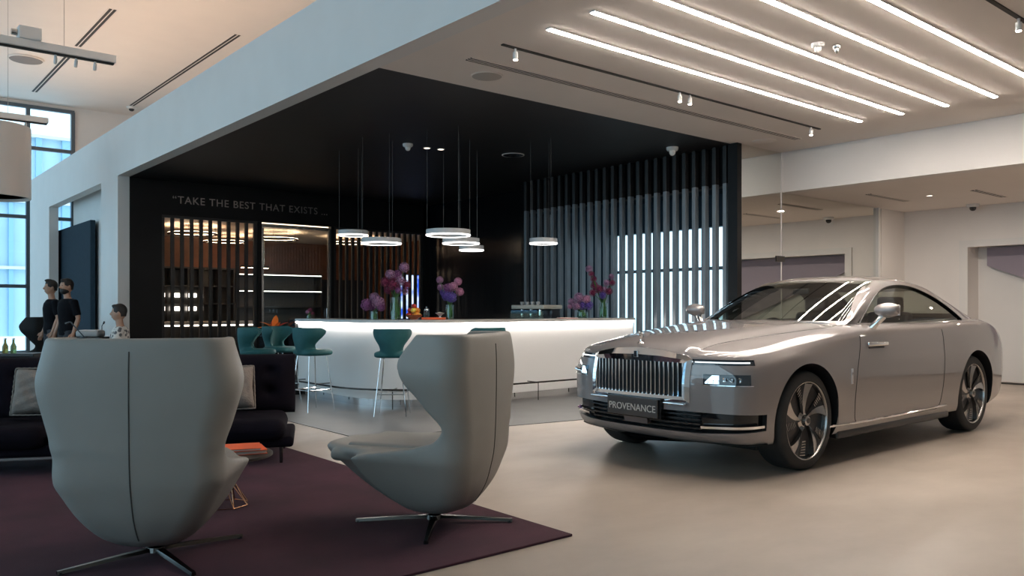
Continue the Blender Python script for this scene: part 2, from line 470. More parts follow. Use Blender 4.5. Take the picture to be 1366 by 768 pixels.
slot_vent('farther short slotted vent behind the suspended white rail on the high ceiling', 21.6, 25.7, 4.36, HT, 'y', 2, .16)
slot_vent('nearer short slotted vent above the suspended white rail on the high ceiling', 17.6, 20.6, 4.36, HT, 'y', 2, .16)
slot_vent('slotted vent on the lower ceiling beyond the beam', 12.6, 13.9, 6.3, H3, 'x', 3, .1)
slot_vent('slotted vent on the lower ceiling at the right edge', 13.4, 14.6, 5.05, H3, 'x', 2, .1)
def disc(name, label, cat, c, r, m, h=.012, group=None):
    t = thing(name, label, cat, c, group=group)
    MB().lathe([(r, 0), (r, -h * .5), (r * .93, -h), (0, -h)], 32).build('grille', m, t, smooth=40)
    MB().lathe([(r * .97, 0), (r * 1.05, 0), (r * 1.05, -h * .8), (r * .97, -h * .8)], 32, closed=True).build('rim', M['ceil'], t, smooth=40)
    return t
M['grillegrey'] = mat('speaker_grille', (.42, .39, .36), .8)
disc('ceiling_speaker', 'round grey ceiling speaker beside the slotted vent near the black recess', 'speaker', (5.27, 6.71, H1), .16, M['grillegrey'])
disc('ceiling_speaker', 'round grey speaker on the high ceiling at the far left', 'speaker', (3.63, 22.4, HT), .36, mat('dark_grille', (.22, .20, .19), .8), .05)
disc('ceiling_speaker', 'pale round ceiling speaker at the far right end of the slotted vent', 'speaker', (10.4, 6.75, H1), .16, M['ceil'])
disc('ceiling_speaker', 'dark round speaker on the black ceiling behind the pendants', 'speaker', (8.3, 9.9, H1), .17, M['darkplastic'])
def detector(label, c, m1, m2=None, r=.06, name='smoke_detector', cat='smoke detector', sc=1.):
    t = thing(name, label, cat, c)
    MB().lathe([(r, 0), (r, -.02 * sc), (r * .8, -.035 * sc), (0, -.035 * sc)], 24).build('base', m1, t, smooth=40)
    MB().lathe([(r * .55, -.035 * sc), (r * .5, -.06 * sc), (r * .3, -.075 * sc), (0, -.08 * sc)], 24).build('sensor', m2 or m1, t, smooth=60)
    return t
detector('round white smoke detector between the third and fourth linear lights', (6.95, 3.95, H1), M['plastic'])
detector('small brass sprinkler between the third and fourth linear lights', (7.12, 3.86, H1), M['steel'], r=.035, name='sprinkler', cat='sprinkler')
detector('white dome detector on the black ceiling above the pendants', (6.56, 10.24, H1), M['plastic'], r=.075, sc=1.3)
detector('white dome detector on the black ceiling in front of the slats', (9.75, 7.9, H1), M['plastic'], r=.09, sc=1.6)
detector('dark dome security camera on the lower ceiling by the far right wall', (15.2, 5.75, H3), M['plastic'], M['darkplastic'], r=.10, name='security_camera', cat='security camera', sc=1.5)
detector('dark dome security camera on the high ceiling above the left hall', (6.9, 25.8, HT), M['plastic'], M['darkplastic'], r=.14, name='security_camera', cat='security camera', sc=1.6)
for c, lab in (((13.5, 5.75, H3), 'small round glowing downlight on the lower ceiling beyond the beam'), ((6.94, 10.30, H1), 'small glowing downlight in the black ceiling, left of the pair above the pendants'), ((7.16, 10.25, H1), 'small glowing downlight in the black ceiling, right of the pair above the pendants')):
    t = thing('downlight', lab, 'ceiling light', c, group='round downlights')
    MB().lathe([(.045, 0), (.06, 0), (.06, -.008), (.045, -.008)], 24, closed=True).build('rim', M['plastic'], t)
    MB().lathe([(.045, -.004), (0, -.004)], 24).build('lens', emis('downlight_lens', (1, .82, .65), 2.5), t)
    if c[2] == H3:
        for yy in (5.75, 3.2, .6):  # first lamp belongs to the downlight; two unseen ones added to brighten the bay
            l = bpy.data.lights.new('downlight_and_fill_lamp', 'AREA'); l.shape = 'DISK'; l.size = .1; l.energy = 15; l.color = (1, .88, .76)
            lo = bpy.data.objects.new('downlight_and_fill_lamp', l); COL.objects.link(lo); lo.location = (c[0], yy, H3 - .012)
# cove light on top of the white volume
o = MB().box((4.5, 2.0, H2), (4.56, 24.2, H2 + .03)).build('cove_light', M['warmled']); tag(o, 'warm light strip lying on top of the white bulkhead', 'cove light')

# suspended rails in the tall hall
def rail(label, y, x1, z, spots):
    t = thing('suspended_rail', label, 'track light', (x1, y, z), group='suspended white rails')
    MB().box((-5.0, -.07, 0), (0, .07, .10), bev=.008).build('beam', M['plastic'], t)
    MB().box((-5.0, -.03, -.02), (-.02, .03, 0)).build('track', M['slot'], t)
    for k in (-.62, -3.6): MB().cyl((k, 0, .10), (k, 0, HT - z), .004, 6).build('wire', M['steel'], t)
    for s in spots:
        h = MB().cyl((s, 0, -.02), (s, 0, -.06), .015, 10).cyl((s, -.01, -.05), (s, .025, -.125), .022, 14).build('spotlight', M['plastic'], t)
        MB().cyl((s, .0253, -.1256), (s, .027, -.129), .018, 14).build('lens', M['spot'] if y > 14 else M['steel'], h)
rail('long white suspended rail with small spots under the high ceiling, the nearer one', 12.0, 3.0, 4.62, (-.25, -.48, -.72))
rail('white suspended rail in front of the tall window, just over the drum shade', 16.7, 3.05, 4.62, (-.35, -.8))
t = thing('projector', 'small white projector standing on the nearer suspended rail', 'projector', (1.98, 12.0, 4.72))
MB().box((-.13, -.1, .0), (.13, .1, .16), bev=.015).build('body', M['plastic'], t); MB().cyl((-.13, 0, .08), (-.2, 0, .08), .04, 14).build('lens', M['steel'], t)
t = thing('drum_pendant', 'large white drum pendant hanging in front of the tall window', 'lamp', (2.13, 16.7, 3.22))
MB().lathe([(.62, 0), (.65, 0), (.65, 1.24), (.62, 1.24)], 48, closed=True).build('shade', mat('white_shade', (.80, .72, .66), .7), t, smooth=50)
MB().lathe([(.62, .05), (0, .05)], 48).build('diffuser', mat('shade_diffuser', (.8, .75, .7), .6), t)
MB().cyl((0, 0, .05), (0, 0, 1.38), .01, 8).build('rod', M['steel'], t)

# ---------------------------------------------------------------- slate partition behind the opening
t = thing('display_partition', 'tall slate blue display partition seen through the opening at the left', 'partition', (4.33, 19.3, 0))
MB().box((0, 0, .06), (.10, 4.3, 3.2), bev=.01).build('panel', M['slate'], t); MB().box((.01, .1, 0), (.09, 4.2, .06)).build('plinth', M['darkplastic'], t)

# ---------------------------------------------------------------- side wall fins and rear screens
n = 25
for i in range(n):
    y = 7.32 + i * (11.86 - 7.32) / (n - 1)
    o = MB().box((10.24, y - .032, .0), (10.33, y + .032, 3.16), bev=.004).build('trim_%d' % (20 + i), M['fin'])
    o['kind'] = 'structure'
    o = MB().box((10.24, y - .032, 3.162), (10.33, y + .032, H1), bev=.004).build('trim_%d' % (50 + i), M['findark'])
    o['kind'] = 'structure'
def screen(label, x0, x1, nf, z1=3.06):
    t = thing('slat_screen', label, 'screen', (x0, YB + .07, 0))
    w = x1 - x0
    MB().box((0, -.05, z1 - .04), (w, .05, z1)).build('top_rail', M['findark'], t); MB().box((0, -.05, 0), (w, .05, .05)).build('bottom_rail', M['findark'], t)
    s = MB().box((.0, -.03, .05), (.062, .03, z1 - .04)).build('slat', M['findark'], t)
    s.location.x = 0
    for k in range(1, nf):
        c = s.copy(); COL.objects.link(c); c.parent = t; c.location.x = k * (w - .062) / (nf - 1)
screen('black vertical slat screen at the left of the rear lounge glazing', 4.83, 6.70, 11)
screen('black vertical slat screen right of the lounge opening, behind the flowers', 8.42, 10.72, 16)
# two slim glass doors between the screens
def gdoor(label, x0, x1):
    t = thing('glass_door', label, 'door', (x0, YB + .07, 0))
    w = x1 - x0
    b = MB(); b.box((0, -.03, 0), (.045, .03, 3.02)); b.box((w - .045, -.03, 0), (w, .03, 3.02)); b.box((.045, -.03, 2.97), (w - .045, .03, 3.02)); b.box((.045, -.03, 0), (w - .045, .03, .05))
    b.build('frame', M['steel'], t)
    MB().box((.045, -.004, .05), (w - .045, .004, 2.97)).build('pane', M['glass'], t)
    MB().cyl((w - .09, -.05, .9), (w - .09, -.05, 1.3), .012, 10).build('handle', M['chrome'], t)
gdoor('tall glass door with slim steel frame in the middle of the rear wall', 6.80, 8.34)
boxs('trim_5', M['black'], ((6.70, YB + .01, 0), (6.79, YL, 3.06)))
boxs('trim_6', M['black'], ((8.345, YB + .01, 0), (8.415, YL, 3.06)))

# quote in metal letters on the black rear wall
sign = thing('wall_quote', 'dim metal letter quote on the black rear wall above the slats', 'sign', (5.02, YB - .004, 3.30))
q = text_mesh('lettering', '\u201cTAKE THE BEST THAT EXISTS ...', .20, mat('letter_metal', (.30, .27, .25), .35, metal=.7), sign, .004, space=1.12)
q.rotation_euler = (R(90), 0, 0)

# ---------------------------------------------------------------- lounge behind the rear wall
LY = 21.5
wc = mat('walnut_copper', (.20, .075, .03), .38, noise=.25, nscale=3)
lc = mat('lounge_ceiling', (.50, .40, .32), .6)
boxs('wall_lounge', wc, ((4.62, LY, 0), (12.2, LY + .2, 3.2)), ((12.2, YL, 0), (12.4, LY + .2, 3.2)))
boxs('wall_lounge_side', M['white'], ((4.5, 17.0, 0), (4.62, LY + .2, H2 - .12)), ((4.26, YL, 0), (4.5, 17.25, H2 - .12)))
boxs('ceiling_lounge', lc, ((4.62, YL, 3.12), (12.2, LY, 3.3)))
boxs('trim_7', mat('dark_band', (.012, .011, .011), .4), ((4.62, LY - .06, 0), (12.2, LY, 2.12)))
boxs('trim_8', emis('head_led', (1, .78, .55), 2.2), ((4.9, YL + .03, 3.05), (10.7, YL + .05, 3.075)))
def ring_light(name, label, c, r, w, m, h=.03, cat='ceiling light', group=None):
    t = thing(name, label, cat, c, group=group)
    MB().lathe([(r - w, -.16), (r + w, -.16), (r + w, -.16 - h), (r - w, -.16 - h)], 40, closed=True).build('housing', M['darkplastic'], t, smooth=40)
    MB().lathe([(r - w * .8, -.156), (r + w * .8, -.156), (r + w * .8, -.16), (r - w * .8, -.16)], 40, closed=True).build('diffuser', m, t, smooth=40)
    for q in range(3): MB().cyl((r * math.cos(q * 2.1), r * math.sin(q * 2.1), 0), (r * math.cos(q * 2.1), r * math.sin(q * 2.1), -.156), .004, 6).build('rod', M['darkplastic'], t)
M['loungeled'] = emis('lounge_led', (1, .70, .45), 17)
for k, (x, y) in enumerate(((6.2, 18.4), (8.2, 18.6), (7.6, 20.2), (10.2, 18.6))):
    ring_light('ring_ceiling_light', 'warm glowing ring on the lounge ceiling, ' + ('seen through the left slats', 'nearest behind the glass door', 'farther back behind the glass door', 'seen through the right slats')[k], (x, y, 3.115), .5, .035, M['loungeled'], group='warm ring lights in the lounge')
t = thing('ring_pendant', 'small warm pendant bar hanging in the lounge seen through the glass door', 'lamp', (8.1, 19.6, 2.3))
MB().box((-.35, -.04, 0), (.35, .04, .05), bev=.01).build('housing', M['darkplastic'], t); MB().box((-.34, -.03, -.008), (.34, .03, 0)).build('diffuser', M['loungeled'], t)
for s in (-.25, .25): MB().cyl((s, 0, .05), (s, 0, .815), .004, 6).build('wire', M['steel'], t)
# lit shelving
M['shelfled'] = emis('shelf_led', (1, .9, .78), 3.2)
M['cab'] = mat('dark_cabinet', (.05, .048, .045), .3)
t = thing('lit_shelving', 'dark shelving with glowing white shelf edges seen through the glass door', 'shelf', (8.25, LY - .45, 0))
MB().box((0, .32, 0), (2.4, .36, 2.2)).build('back_panel', mat('shelf_back', (.10, .10, .095), .5), t)
for z in (.45, .88, 1.32, 1.74, 2.18):
    s = MB().box((0, 0, z), (2.4, .32, z + .03)).build('shelf', M['cab'], t)
    if z in (1.74, 2.18): MB().box((.02, -.008, z + .006), (2.38, 0, z + .024)).build('light_strip', M['shelfled'], s)
for x in (0, 2.37): MB().box((x, 0, 0), (x + .03, .36, 2.24)).build('side_panel', M['cab'], t)
t = thing('display_cabinet', 'dark display cabinet with small lit niches behind the left slats', 'cabinet', (6.15, LY - .5, 0))
b = MB(); b.box((0, .0, 0), (2.0, .4, .95)); b.box((0, .34, .95), (2.0, .4, 2.3)); b.box((0, 0, 2.3), (2.0, .4, 2.34)); b.box((0, 0, 1.4), (2.0, .36, 1.43)); b.box((0, 0, 1.85), (2.0, .36, 1.88))
for k in range(6): b.box((k * .392, 0, .95), (k * .392 + .03, .36, 2.3))
b.build('body', M['cab'], t)
for z in (1.58, 1.24):
    for k in range(3): MB().box((.1 + k * .39, .30, z), (.33 + k * .39, .335, z + .10)).build('niche_light', M['shelfled'], t)
MB().box((.02, -.01, .90), (1.98, 0, .94)).build('light_strip', M['shelfled'], t)
t = thing('lounge_counter', 'long low counter with a glowing edge behind the left slats', 'counter', (5.0, 18.6, 0))
MB().box((0, 0, 0), (2.8, .6, .95)).build('body', M['cab'], t); MB().box((-.03, -.03, .95), (2.83, .63, 1.0)).build('worktop', M['plastic'], t); MB().box((0, -.012, .90), (2.8, 0, .93)).build('light_strip', M['shelfled'], t)
# ---------------------------------------------------------------- the coupe
def car_paint():
    m = bpy.data.materials.new('car_paint'); m.use_nodes = True
    b = m.node_tree.nodes['Principled BSDF']
    b.inputs['Base Color'].default_value = (.225, .200, .195, 1)
    b.inputs['Metallic'].default_value = .3; b.inputs['Roughness'].default_value = .5; b.inputs['Coat IOR'].default_value = 1.75
    b.inputs['Coat Weight'].default_value = 1; b.inputs['Coat Roughness'].default_value = .03
    return m
P = car_paint()
CB = mat('car_black', (.012, .012, .013), .35)
CG = mat('car_gloss_black', (.01, .01, .011), .08)
CHR = M['chrome']
RUB = mat('tyre_rubber', (.016, .016, .016), .65, bump=.1, bscale=80)
LEA = mat('car_interior', (.045, .04, .045), .55)
CGL = glassmat('car_glass', (.80, .82, .79), .05)

ST = [  # s, zb, zs, zt, w
    (0.00, .26, .925, .975, .93), (.10, .245, .945, 1.00, .955), (.25, .24, .965, 1.03, .985), (.5, .235, .995, 1.07, 1.00), (.9, .235, 1.045, 1.115, 1.015),
    (1.4, .235, 1.095, 1.16, 1.02), (1.85, .235, 1.13, 1.19, 1.02), (2.5, .235, 1.145, 1.20, 1.018), (3.3, .235, 1.15, 1.21, 1.018), (4.1, .24, 1.165, 1.215, 1.03),
    (4.6, .25, 1.165, 1.20, 1.025), (5.0, .28, 1.13, 1.16, .995), (5.25, .31, 1.08, 1.10, .96), (5.45, .36, 1.01, 1.03, .91)]
CARL = 5.45
def half(s):
    zb, zs, zt, w = lerp_tab(ST, s)
    # rounding towards both ends
    k = 0
    if s < .08: k = .075 * (1 - math.sqrt(max(0, 1 - (1 - s / .08) ** 2)))
    if s > CARL - .14: k = .13 * (1 - math.sqrt(max(0, 1 - (1 - (CARL - s) / .14) ** 2)))
    zb += k; zs -= k * .8; zt -= k * .8; w -= k
    fl = 0
    for a in (.94, 4.22):        # haunches swell over the wheels
        fl += .012 * math.exp(-((s - a) / .45) ** 2)
    pts = [(0, zb), (w * .6, zb), (w - .10, zb), (w - .035, zb + .045), (w - .012, zb + .18), (w + fl, .60), (w + fl, .76), (w - .012 + fl * .6, .90 if zs > 1.0 else zs - .11), (w - .045, zs - .055), (w - .115, zs + .002), (w - .22, zs + .022), (w * .58, zs + (zt - zs) * .62), (w * .3, zs + (zt - zs) * .92), (0, zt)]
    return catmull([(a, b, 0) for a, b in pts], 66)
def bow(s, y):
    f = .27 * abs(y) ** 2.7 * (1 - smooth01(0, 1.5, s))
    r = .20 * abs(y) ** 2.6 * (1 - smooth01(0, 1.1, CARL - s))
    return f - r
def rake(s, z):
    f = 1 - smooth01(0, .5, s)
    return f * (.05 * smooth01(.45, .2, z) if z < .45 else f * .05 * smooth01(.70, 1.0, z))
ss = [0, .004, .010, .018, .028, .04, .055, .075] + [.1 + .03 * i for i in range(14)] + [.52 + .062 * i for i in range(73)] + [5.08, 5.14, 5.2, 5.25, 5.30, 5.335, 5.365, 5.39, 5.41, 5.425, 5.437, 5.445, 5.45]
ss = sorted(set(round(x, 4) for x in ss))
b = MB(); rows = []
for s in ss:
    h = half(s)
    # hood: raised centre with a soft crease running back from the grille corners
    def pt(v, sg):
        y, z = v.x, v.y
        cy = .50 + .16 * smooth01(0, 1.8, s)
        if s < 1.9 and z > .93: z += .018 * (1 - smooth01(cy - .06, cy + .05, y)) * (1 - smooth01(1.5, 1.9, s)) * smooth01(0, .12, s)
        return (s + bow(s, y) + rake(s, z), sg * y, z)
    ring = [pt(v, 1) for v in h] + [pt(v, -1) for v in h[-2:0:-1]]
    rows.append(ring)
b.grid(rows, closed_u=True)
def endcap(s, ring):
    KC = 22; cz = .637; g = []
    for k in range(KC):
        f = 1 - k / KC; row = []
        for p in ring:
            yy, zz = p[1] * f, cz + (p[2] - cz) * f
            row.append((s + bow(s, yy) + rake(s, zz), yy, zz))
        g.append(row)
    b.grid(g, closed_u=True)
    cen = (s + bow(s, 0) + rake(s, cz), 0, cz); L = g[-1]; n = len(L)
    for j in range(n): b.face([L[j], L[(j + 1) % n], cen])
endcap(0, rows[0]); endcap(CARL, rows[-1])
bmesh.ops.remove_doubles(b.bm, verts=b.bm.verts[:], dist=.0004)
CAR = thing('luxury_coupe', 'large warm grey two-door luxury coupe with tall chrome grille parked beside the white bar', 'car', (5.08, 4.5, 0))
body = b.build('body', [P, CB], CAR, smooth=0)
for f in body.data.polygons: f.use_smooth = True
body.location = (0, 0, 0)
bpy.context.view_layer.update()
_bm = bmesh.new(); _bm.from_mesh(body.data); BV = BVHTree.FromBMesh(_bm); _bm.free()

def cutter(mb, idx=1):
    o = mb.build('cutter', [P, CB]); o.location = CAR.location
    for f in o.data.polygons: f.material_index = idx
    return o
AX = (.94, 4.22); ZW = .40
# wheel arches
c = MB()
for a in AX:
    for sg in (1, -1):
        y0, y1 = (.62, 1.3) if sg > 0 else (-1.3, -.62)
        c.lathe([(.445, y0), (.445, y1)], 56, c=(a, 0, ZW + .015), axis='y')
boolean(body, cutter(c))
# cabin tub
c = MB().box((1.95, -.80, .50), (4.35, .80, 1.6)); boolean(body, cutter(c))
# grille opening, lamps, lower intake
c = MB(); c.prism([(-.47, .60), (.47, .60), (.47, .90), (.25, .935), (0, .945), (-.25, .935), (-.47, .90)], -.3, .20, axis='x'); boolean(body, cutter(c))
def rayp(phi, z, c0=(1.05, 0)):
    d = Vector((-math.cos(phi), -math.sin(phi), 0))
    o = Vector((c0[0], c0[1], z)) + d * 3
    h, nrm, _, _ = BV.ray_cast(o, -d)
    return h, nrm
def azim(y):   # azimuth around (1.05, 0) that meets the front surface at lateral y (negative = near side)
    lo, hi = 0, math.pi / 2
    for _ in range(40):
        m = (lo + hi) / 2; h, _n = rayp(m, .75)
        if h is None: hi = m; continue
        if abs(h.y) < abs(y): lo = m
        else: hi = m
    return lo if y < 0 else -lo
def patch(name, m, a0, a1, zlo, zhi, off=.002, thick=.02, n=24, parent=None, k=4):
    """curved plate following the nose between azimuths a0..a1; zlo/zhi may be functions of t"""
    fl = zlo if callable(zlo) else (lambda t: zlo); fh = zhi if callable(zhi) else (lambda t: zhi)
    out, inn = [], []
    for i in range(n + 1):
        t = i / n; a = a0 + (a1 - a0) * t; ro, ri = [], []
        for j in range(k + 1):
            z = fl(t) + (fh(t) - fl(t)) * j / k
            h, nr = rayp(a, z)
            if h is None: h, nr = Vector((0, 0, z)), Vector((-1, 0, 0))
            nn = Vector((nr.x, nr.y, 0)).normalized()
            ro.append(h + nn * off); ri.append(h - nn * thick)
        out.append(ro); inn.append(ri[::-1])
    b = MB(); b.grid([o + i for o, i in zip(out, inn)], closed_u=True, cap0=True, cap1=True)
    return b.build(name, m, parent or CAR, smooth=40)
# cut the lamp slots and the intake with slightly larger plates
def cutpatch(a0, a1, zlo, zhi, deep=.05):
    o = patch('cutter', [P, CB], a0, a1, zlo, zhi, .03, deep, parent=None)
    o.parent = None; o.location = CAR.location
    for f in o.data.polygons: f.material_index = 1
    boolean(body, o)
A = azim
for sg in (-1, 1):
    cutpatch(A(sg * .525), A(sg * .945), .862, .905, .03)
    fl = lambda t: .742 - .0 * t; fh = lambda t: .80 + .012 * min(1, t * 4)
cutpatch(A(-.60), A(.60), .335, .50, .10)
for sg in (-1, 1):
    cutpatch(A(sg * .595), A(sg * .97), lambda t: .335 + .03 * t, lambda t: .50 - .01 * t, .06)
sharpen(body.data, 32)
SEAM = mat('panel_gap', (.02, .02, .02), .6)
# light parts
DRL = emis('daytime_lamp', (.85, .95, 1), .9)
LENS = mat('lamp_lens', (.02, .03, .04), .06, coat=1)
LIT = emis('lamp_glow', (.55, .80, 1), 1.1)
for sg in (-1, 1):
    side = 'near' if sg < 0 else 'far'
    o = patch('running_lamp', LENS, A(sg * .525), A(sg * .945), .862, .905, -.012, .028)
    q = patch('light_bar', DRL, A(sg * .55), A(sg * .93), .879, .888, -.005, .016, parent=o)
    o = patch('headlamp', LENS, A(sg * .62), A(sg * .925), .715, .795, .003, .03)
    patch('projector', LIT, A(sg * .635), A(sg * .735), .723, lambda t: .738 + .05 * min(1, t * 2.0), .0045, .016, parent=o)
    for k in range(3):
        h, nr = rayp(A(sg * (.775 + k * .05)), .755); MB().lathe([(.014, 0), (.018, -.006), (.010, -.002), (0, -.002)], 16, axis='x', c=(h.x - .004, h.y, h.z)).build('reflector', CHR, o, smooth=40)
    patch('frame_trim', CHR, A(sg * .61), A(sg * .935), .709, .7145, .005, .02, parent=o)
    # lower chrome blade in the side intake
    patch('intake_blade', CHR, A(sg * .60), A(sg * .965), lambda t: .375 + .012 * t, lambda t: .393 + .014 * t, .004, .02)
    patch('intake_mesh', CG, A(sg * .595), A(sg * .97), lambda t: .335 + .03 * t, lambda t: .50 - .01 * t, -.045, .06)
patch('lower_grille', CG, A(-.60), A(.60), .335, .50, -.08, .10)
for k in range(4): patch('lower_grille_bar', CB, A(-.59), A(.59), .360 + k * .035, .372 + k * .035, -.03, .07)
for sg in (1,): patch('radar_cover', mat('radar_cover', (.10, .08, .08), .2), A(-.12), A(.13), .365, .455, .0, .05)
patch('front_splitter', CG, A(-.975), A(.975), .225, .262, .012, .18)
# nose chrome: grille shell with vertical vanes
g = MB()
fr = [(-.52, .565), (.52, .565), (.52, .905), (.47, .93), (.25, .968), (0, .982), (-.25, .968), (-.47, .93), (-.52, .905)]
inn = [(-.465, .612), (.465, .612), (.465, .872), (.44, .872), (.25, .872), (0, .872), (-.25, .872), (-.44, .872), (-.465, .872)]
def gx(y, z, o=0): return .27 * abs(y) ** 2.7 + rake(0, z) - .030 - o
n = len(fr)
def ringd(a0, a1, dx0, dx1):
    for i in range(n):
        j = (i + 1) % n
        P0, P1, Q0, Q1 = a0[i], a0[j], a1[i], a1[j]
        seg = 6
        for s_ in range(seg):
            u, v_ = s_ / seg, (s_ + 1) / seg
            L = lambda p, q, t: (p[0] + (q[0] - p[0]) * t, p[1] + (q[1] - p[1]) * t)
            a, b2, c2, d2 = L(P0, P1, u), L(P0, P1, v_), L(Q0, Q1, v_), L(Q0, Q1, u)
            g.face([(gx(*a) + dx0, *a), (gx(*b2) + dx0, *b2), (gx(*c2) + dx1, *c2), (gx(*d2) + dx1, *d2)])
mid = [(a[0] * .5 + b_[0] * .5, a[1] * .5 + b_[1] * .5) for a, b_ in zip(fr, inn)]
ringd(fr, mid, .02, -.004); ringd(mid, inn, -.004, .01); ringd(inn, inn, .01, .10); ringd(fr, fr, .02, .10)
gs = g.build('grille_shell', CHR, CAR, smooth=30)
v = MB(); NV = 22
g = MB(); g.grid([[(gx(-.46 + .92 * i / 20, .75) + .085, -.46 + .92 * i / 20, z) for i in range(21)] for z in (.61, .88)]); g.build('grille_back', CB, CAR)
for i in range(NV):
    y = -.45 + .90 * i / (NV - 1); x = gx(y, .75) + .040
    MB().prism([(x, y - .007), (x - .007, y - .003), (x - .007, y + .003), (x, y + .007), (x + .030, y + .005), (x + .030, y - .005)], .612, .875).build('grille_vane', CHR, CAR)
MB().box((.0 - .012, -.50, .545), (.03, .50, .560), bev=.005).build('grille_sill', CHR, CAR)
# plate with lettering
pl = MB().box((-.045, -.27, .425), (-.030, .27, .575), bev=.006).build('number_plate', mat('plate_brown', (.055, .042, .036), .35), CAR)
MB().box((-.03, -.29, .415), (.03, .29, .585), bev=.01).build('plate_holder', CG, CAR)
q = text_mesh('plate_lettering', 'PROVENANCE', .078, mat('plate_letters', (.62, .56, .50), .4), pl, .001, 'CENTER')
q.rotation_euler = (R(90), 0, R(-90)); q.location = (-.0465, 0, .470)
# winged hood figurine
sp = MB(); sp.lathe([(.028, 0), (.022, .012), (.008, .02), (.007, .035)], 16, c=(.07, 0, 1.008)); sp.tube([(.075, 0, 1.04), (.068, 0, 1.065), (.055, 0, 1.09)], [.009, .012, .006]); sp.ball((.048, 0, 1.10), .009, 8)
for sg in (1, -1): sp.grid([[(.06, sg * .004, 1.085), (.072, sg * .006, 1.06)], [(.095, sg * .03, 1.10), (.10, sg * .025, 1.065)], [(.14, sg * .045, 1.10), (.13, sg * .03, 1.075)]])
sp.build('hood_figurine', CHR, CAR, smooth=50)
# badge on the grille head and monogram on the wing
MB().box((gx(0, .93) - .012, -.02, .90), (gx(0, .93) + .01, .02, .955), bev=.003).build('grille_badge', CHR, CAR)
def side(x, z, sg=-1):
    h, nr, _, _ = BV.ray_cast(Vector((x, sg * 3, z)), Vector((0, -sg, 0))); return h, nr
def seam(name, pts, m=SEAM, r=.0035, sg=-1, n=40, off=0., parent=None):
    P3 = catmull([(a, b_, 0) for a, b_ in pts], n); L = []
    for p in P3:
        h, nr = side(p.x, p.y, sg)
        if h is not None: L.append(h + nr * off)
    return MB().tube(L, r, 6).build(name, m, parent or CAR, smooth=60)
for sg in (-1, 1):
    d = seam('door_gap', [(1.80, 1.06), (1.78, .98), (1.70, .80), (1.66, .60), (1.66, .45), (1.70, .33), (1.9, .31), (2.6, .31), (3.1, .31), (3.33, .33), (3.40, .5), (3.44, .8), (3.46, 1.0), (3.46, 1.09)], sg=sg, n=90)
    seam('wing_gap', [(1.35, .55), (1.38, .45), (1.4, .31)], sg=sg, r=.0025)
    seam('coach_line', [(1.25, .325), (1.8, .318), (2.6, .32), (3.5, .335)], m=CHR, r=.011, sg=sg, off=.004, n=50)
    h, nr = side(1.59, .72, sg)
    MB().box((1.572, h.y - sg * .004, .655), (1.605, h.y + sg * .006, .79), bev=.003).build('wing_badge', CHR, CAR)
    # handle
    h, nr = side(2.06, .98, sg); yy = h.y
    hd = MB(); hd.box((1.88, yy - .004, .965), (2.24, yy + sg * .034, 1.005), bev=.012); hd.build('door_handle', CHR, CAR, smooth=40)
    MB().box((1.92, yy - .006, .945), (2.2, yy + sg * .004, .967), bev=.003).build('handle_recess', CB, CAR)
    # sill
    MB().box((1.42, sg * .90, .20), (3.62, sg * .985, .27), bev=.02).build('side_sill', CB, CAR, smooth=40)
# hood gap
for sg in (-1, 1):
    L = []
    for i in range(50):
        x = .16 + 1.8 * i / 49; y = sg * (.53 + .28 * smooth01(0, 1.8, x))
        h, nr, _, _ = BV.ray_cast(Vector((x, y, 3)), Vector((0, 0, -1)))
        if h is not None: L.append(h)
    MB().tube(L, .0028, 6).build('hood_gap', SEAM, CAR, smooth=60)

# ---- greenhouse
GT = [  # s, centre height, half width of roof shoulder, height of shoulder relative, belt half width
    (1.66, 1.19, .74, .0, .74), (1.80, 1.245, .73, .0, .80), (2.2, 1.435, .68, .0, .86), (2.6, 1.57, .635, 0, .885), (2.9, 1.625, .625, 0, .895), (3.3, 1.642, .62, 0, .90),
    (3.8, 1.605, .61, 0, .905), (4.2, 1.515, .61, 0, .90), (4.6, 1.38, .64, 0, .88), (4.95, 1.235, .69, 0, .83), (5.12, 1.165, .70, 0, .75)]
def ghalf(s, off=0):
    zc, wr, _, wb = lerp_tab(GT, s); zb = 1.09
    zr = zc - .035 - .02 * smooth01(1.6, 2.8, s)
    zr = max(zr, zb + .04)
    wr -= off; wb -= off; zc -= off; zr -= off
    pts = [(wb, zb), (wb - .012, zb + (zr - zb) * .25), (wb - (wb - wr) * .42, zb + (zr - zb) * .60), (wr + .065, zr - (zr - zb) * .14), (wr, zr - .012), (wr - .10, zr + .018), (wr * .5, zc - .006), (0, zc)]
    return catmull([(a, b_, 0) for a, b_ in pts], 40)
def gbow(s, y):
    return .34 * abs(y) ** 2.2 * (1 - smooth01(1.7, 3.3, s)) - .2 * abs(y) ** 2 * smooth01(3.9, 5.0, s)
def gshell(off, name, m, th=None):
    rows = []
    N = 110
    for i in range(N + 1):
        s = 1.66 + (5.12 - 1.66) * i / N; h = ghalf(s, off)
        rows.append([(s + gbow(s, v.x), v.x, v.y) for v in h] + [(s + gbow(s, v.x), -v.x, v.y) for v in h[-2::-1]])
    return rows
def solid_shell(o1, o2):
    A_, B_ = gshell(o1, '', None), gshell(o2, '', None)
    b = MB(); rows = [a + c[::-1] for a, c in zip(A_, B_)]
    b.grid(rows, closed_u=True)
    # end strips
    for k in (0, -1):
        n = len(A_[k])
        for j in range(n - 1):
            b.face([A_[k][j], A_[k][j + 1], B_[k][j + 1], B_[k][j]])
    bmesh.ops.remove_doubles(b.bm, verts=b.bm.verts[:], dist=1e-5)
    return b
roof = solid_shell(0, .035).build('roof', [P, CG], CAR)
for f in roof.data.polygons: f.use_smooth = True
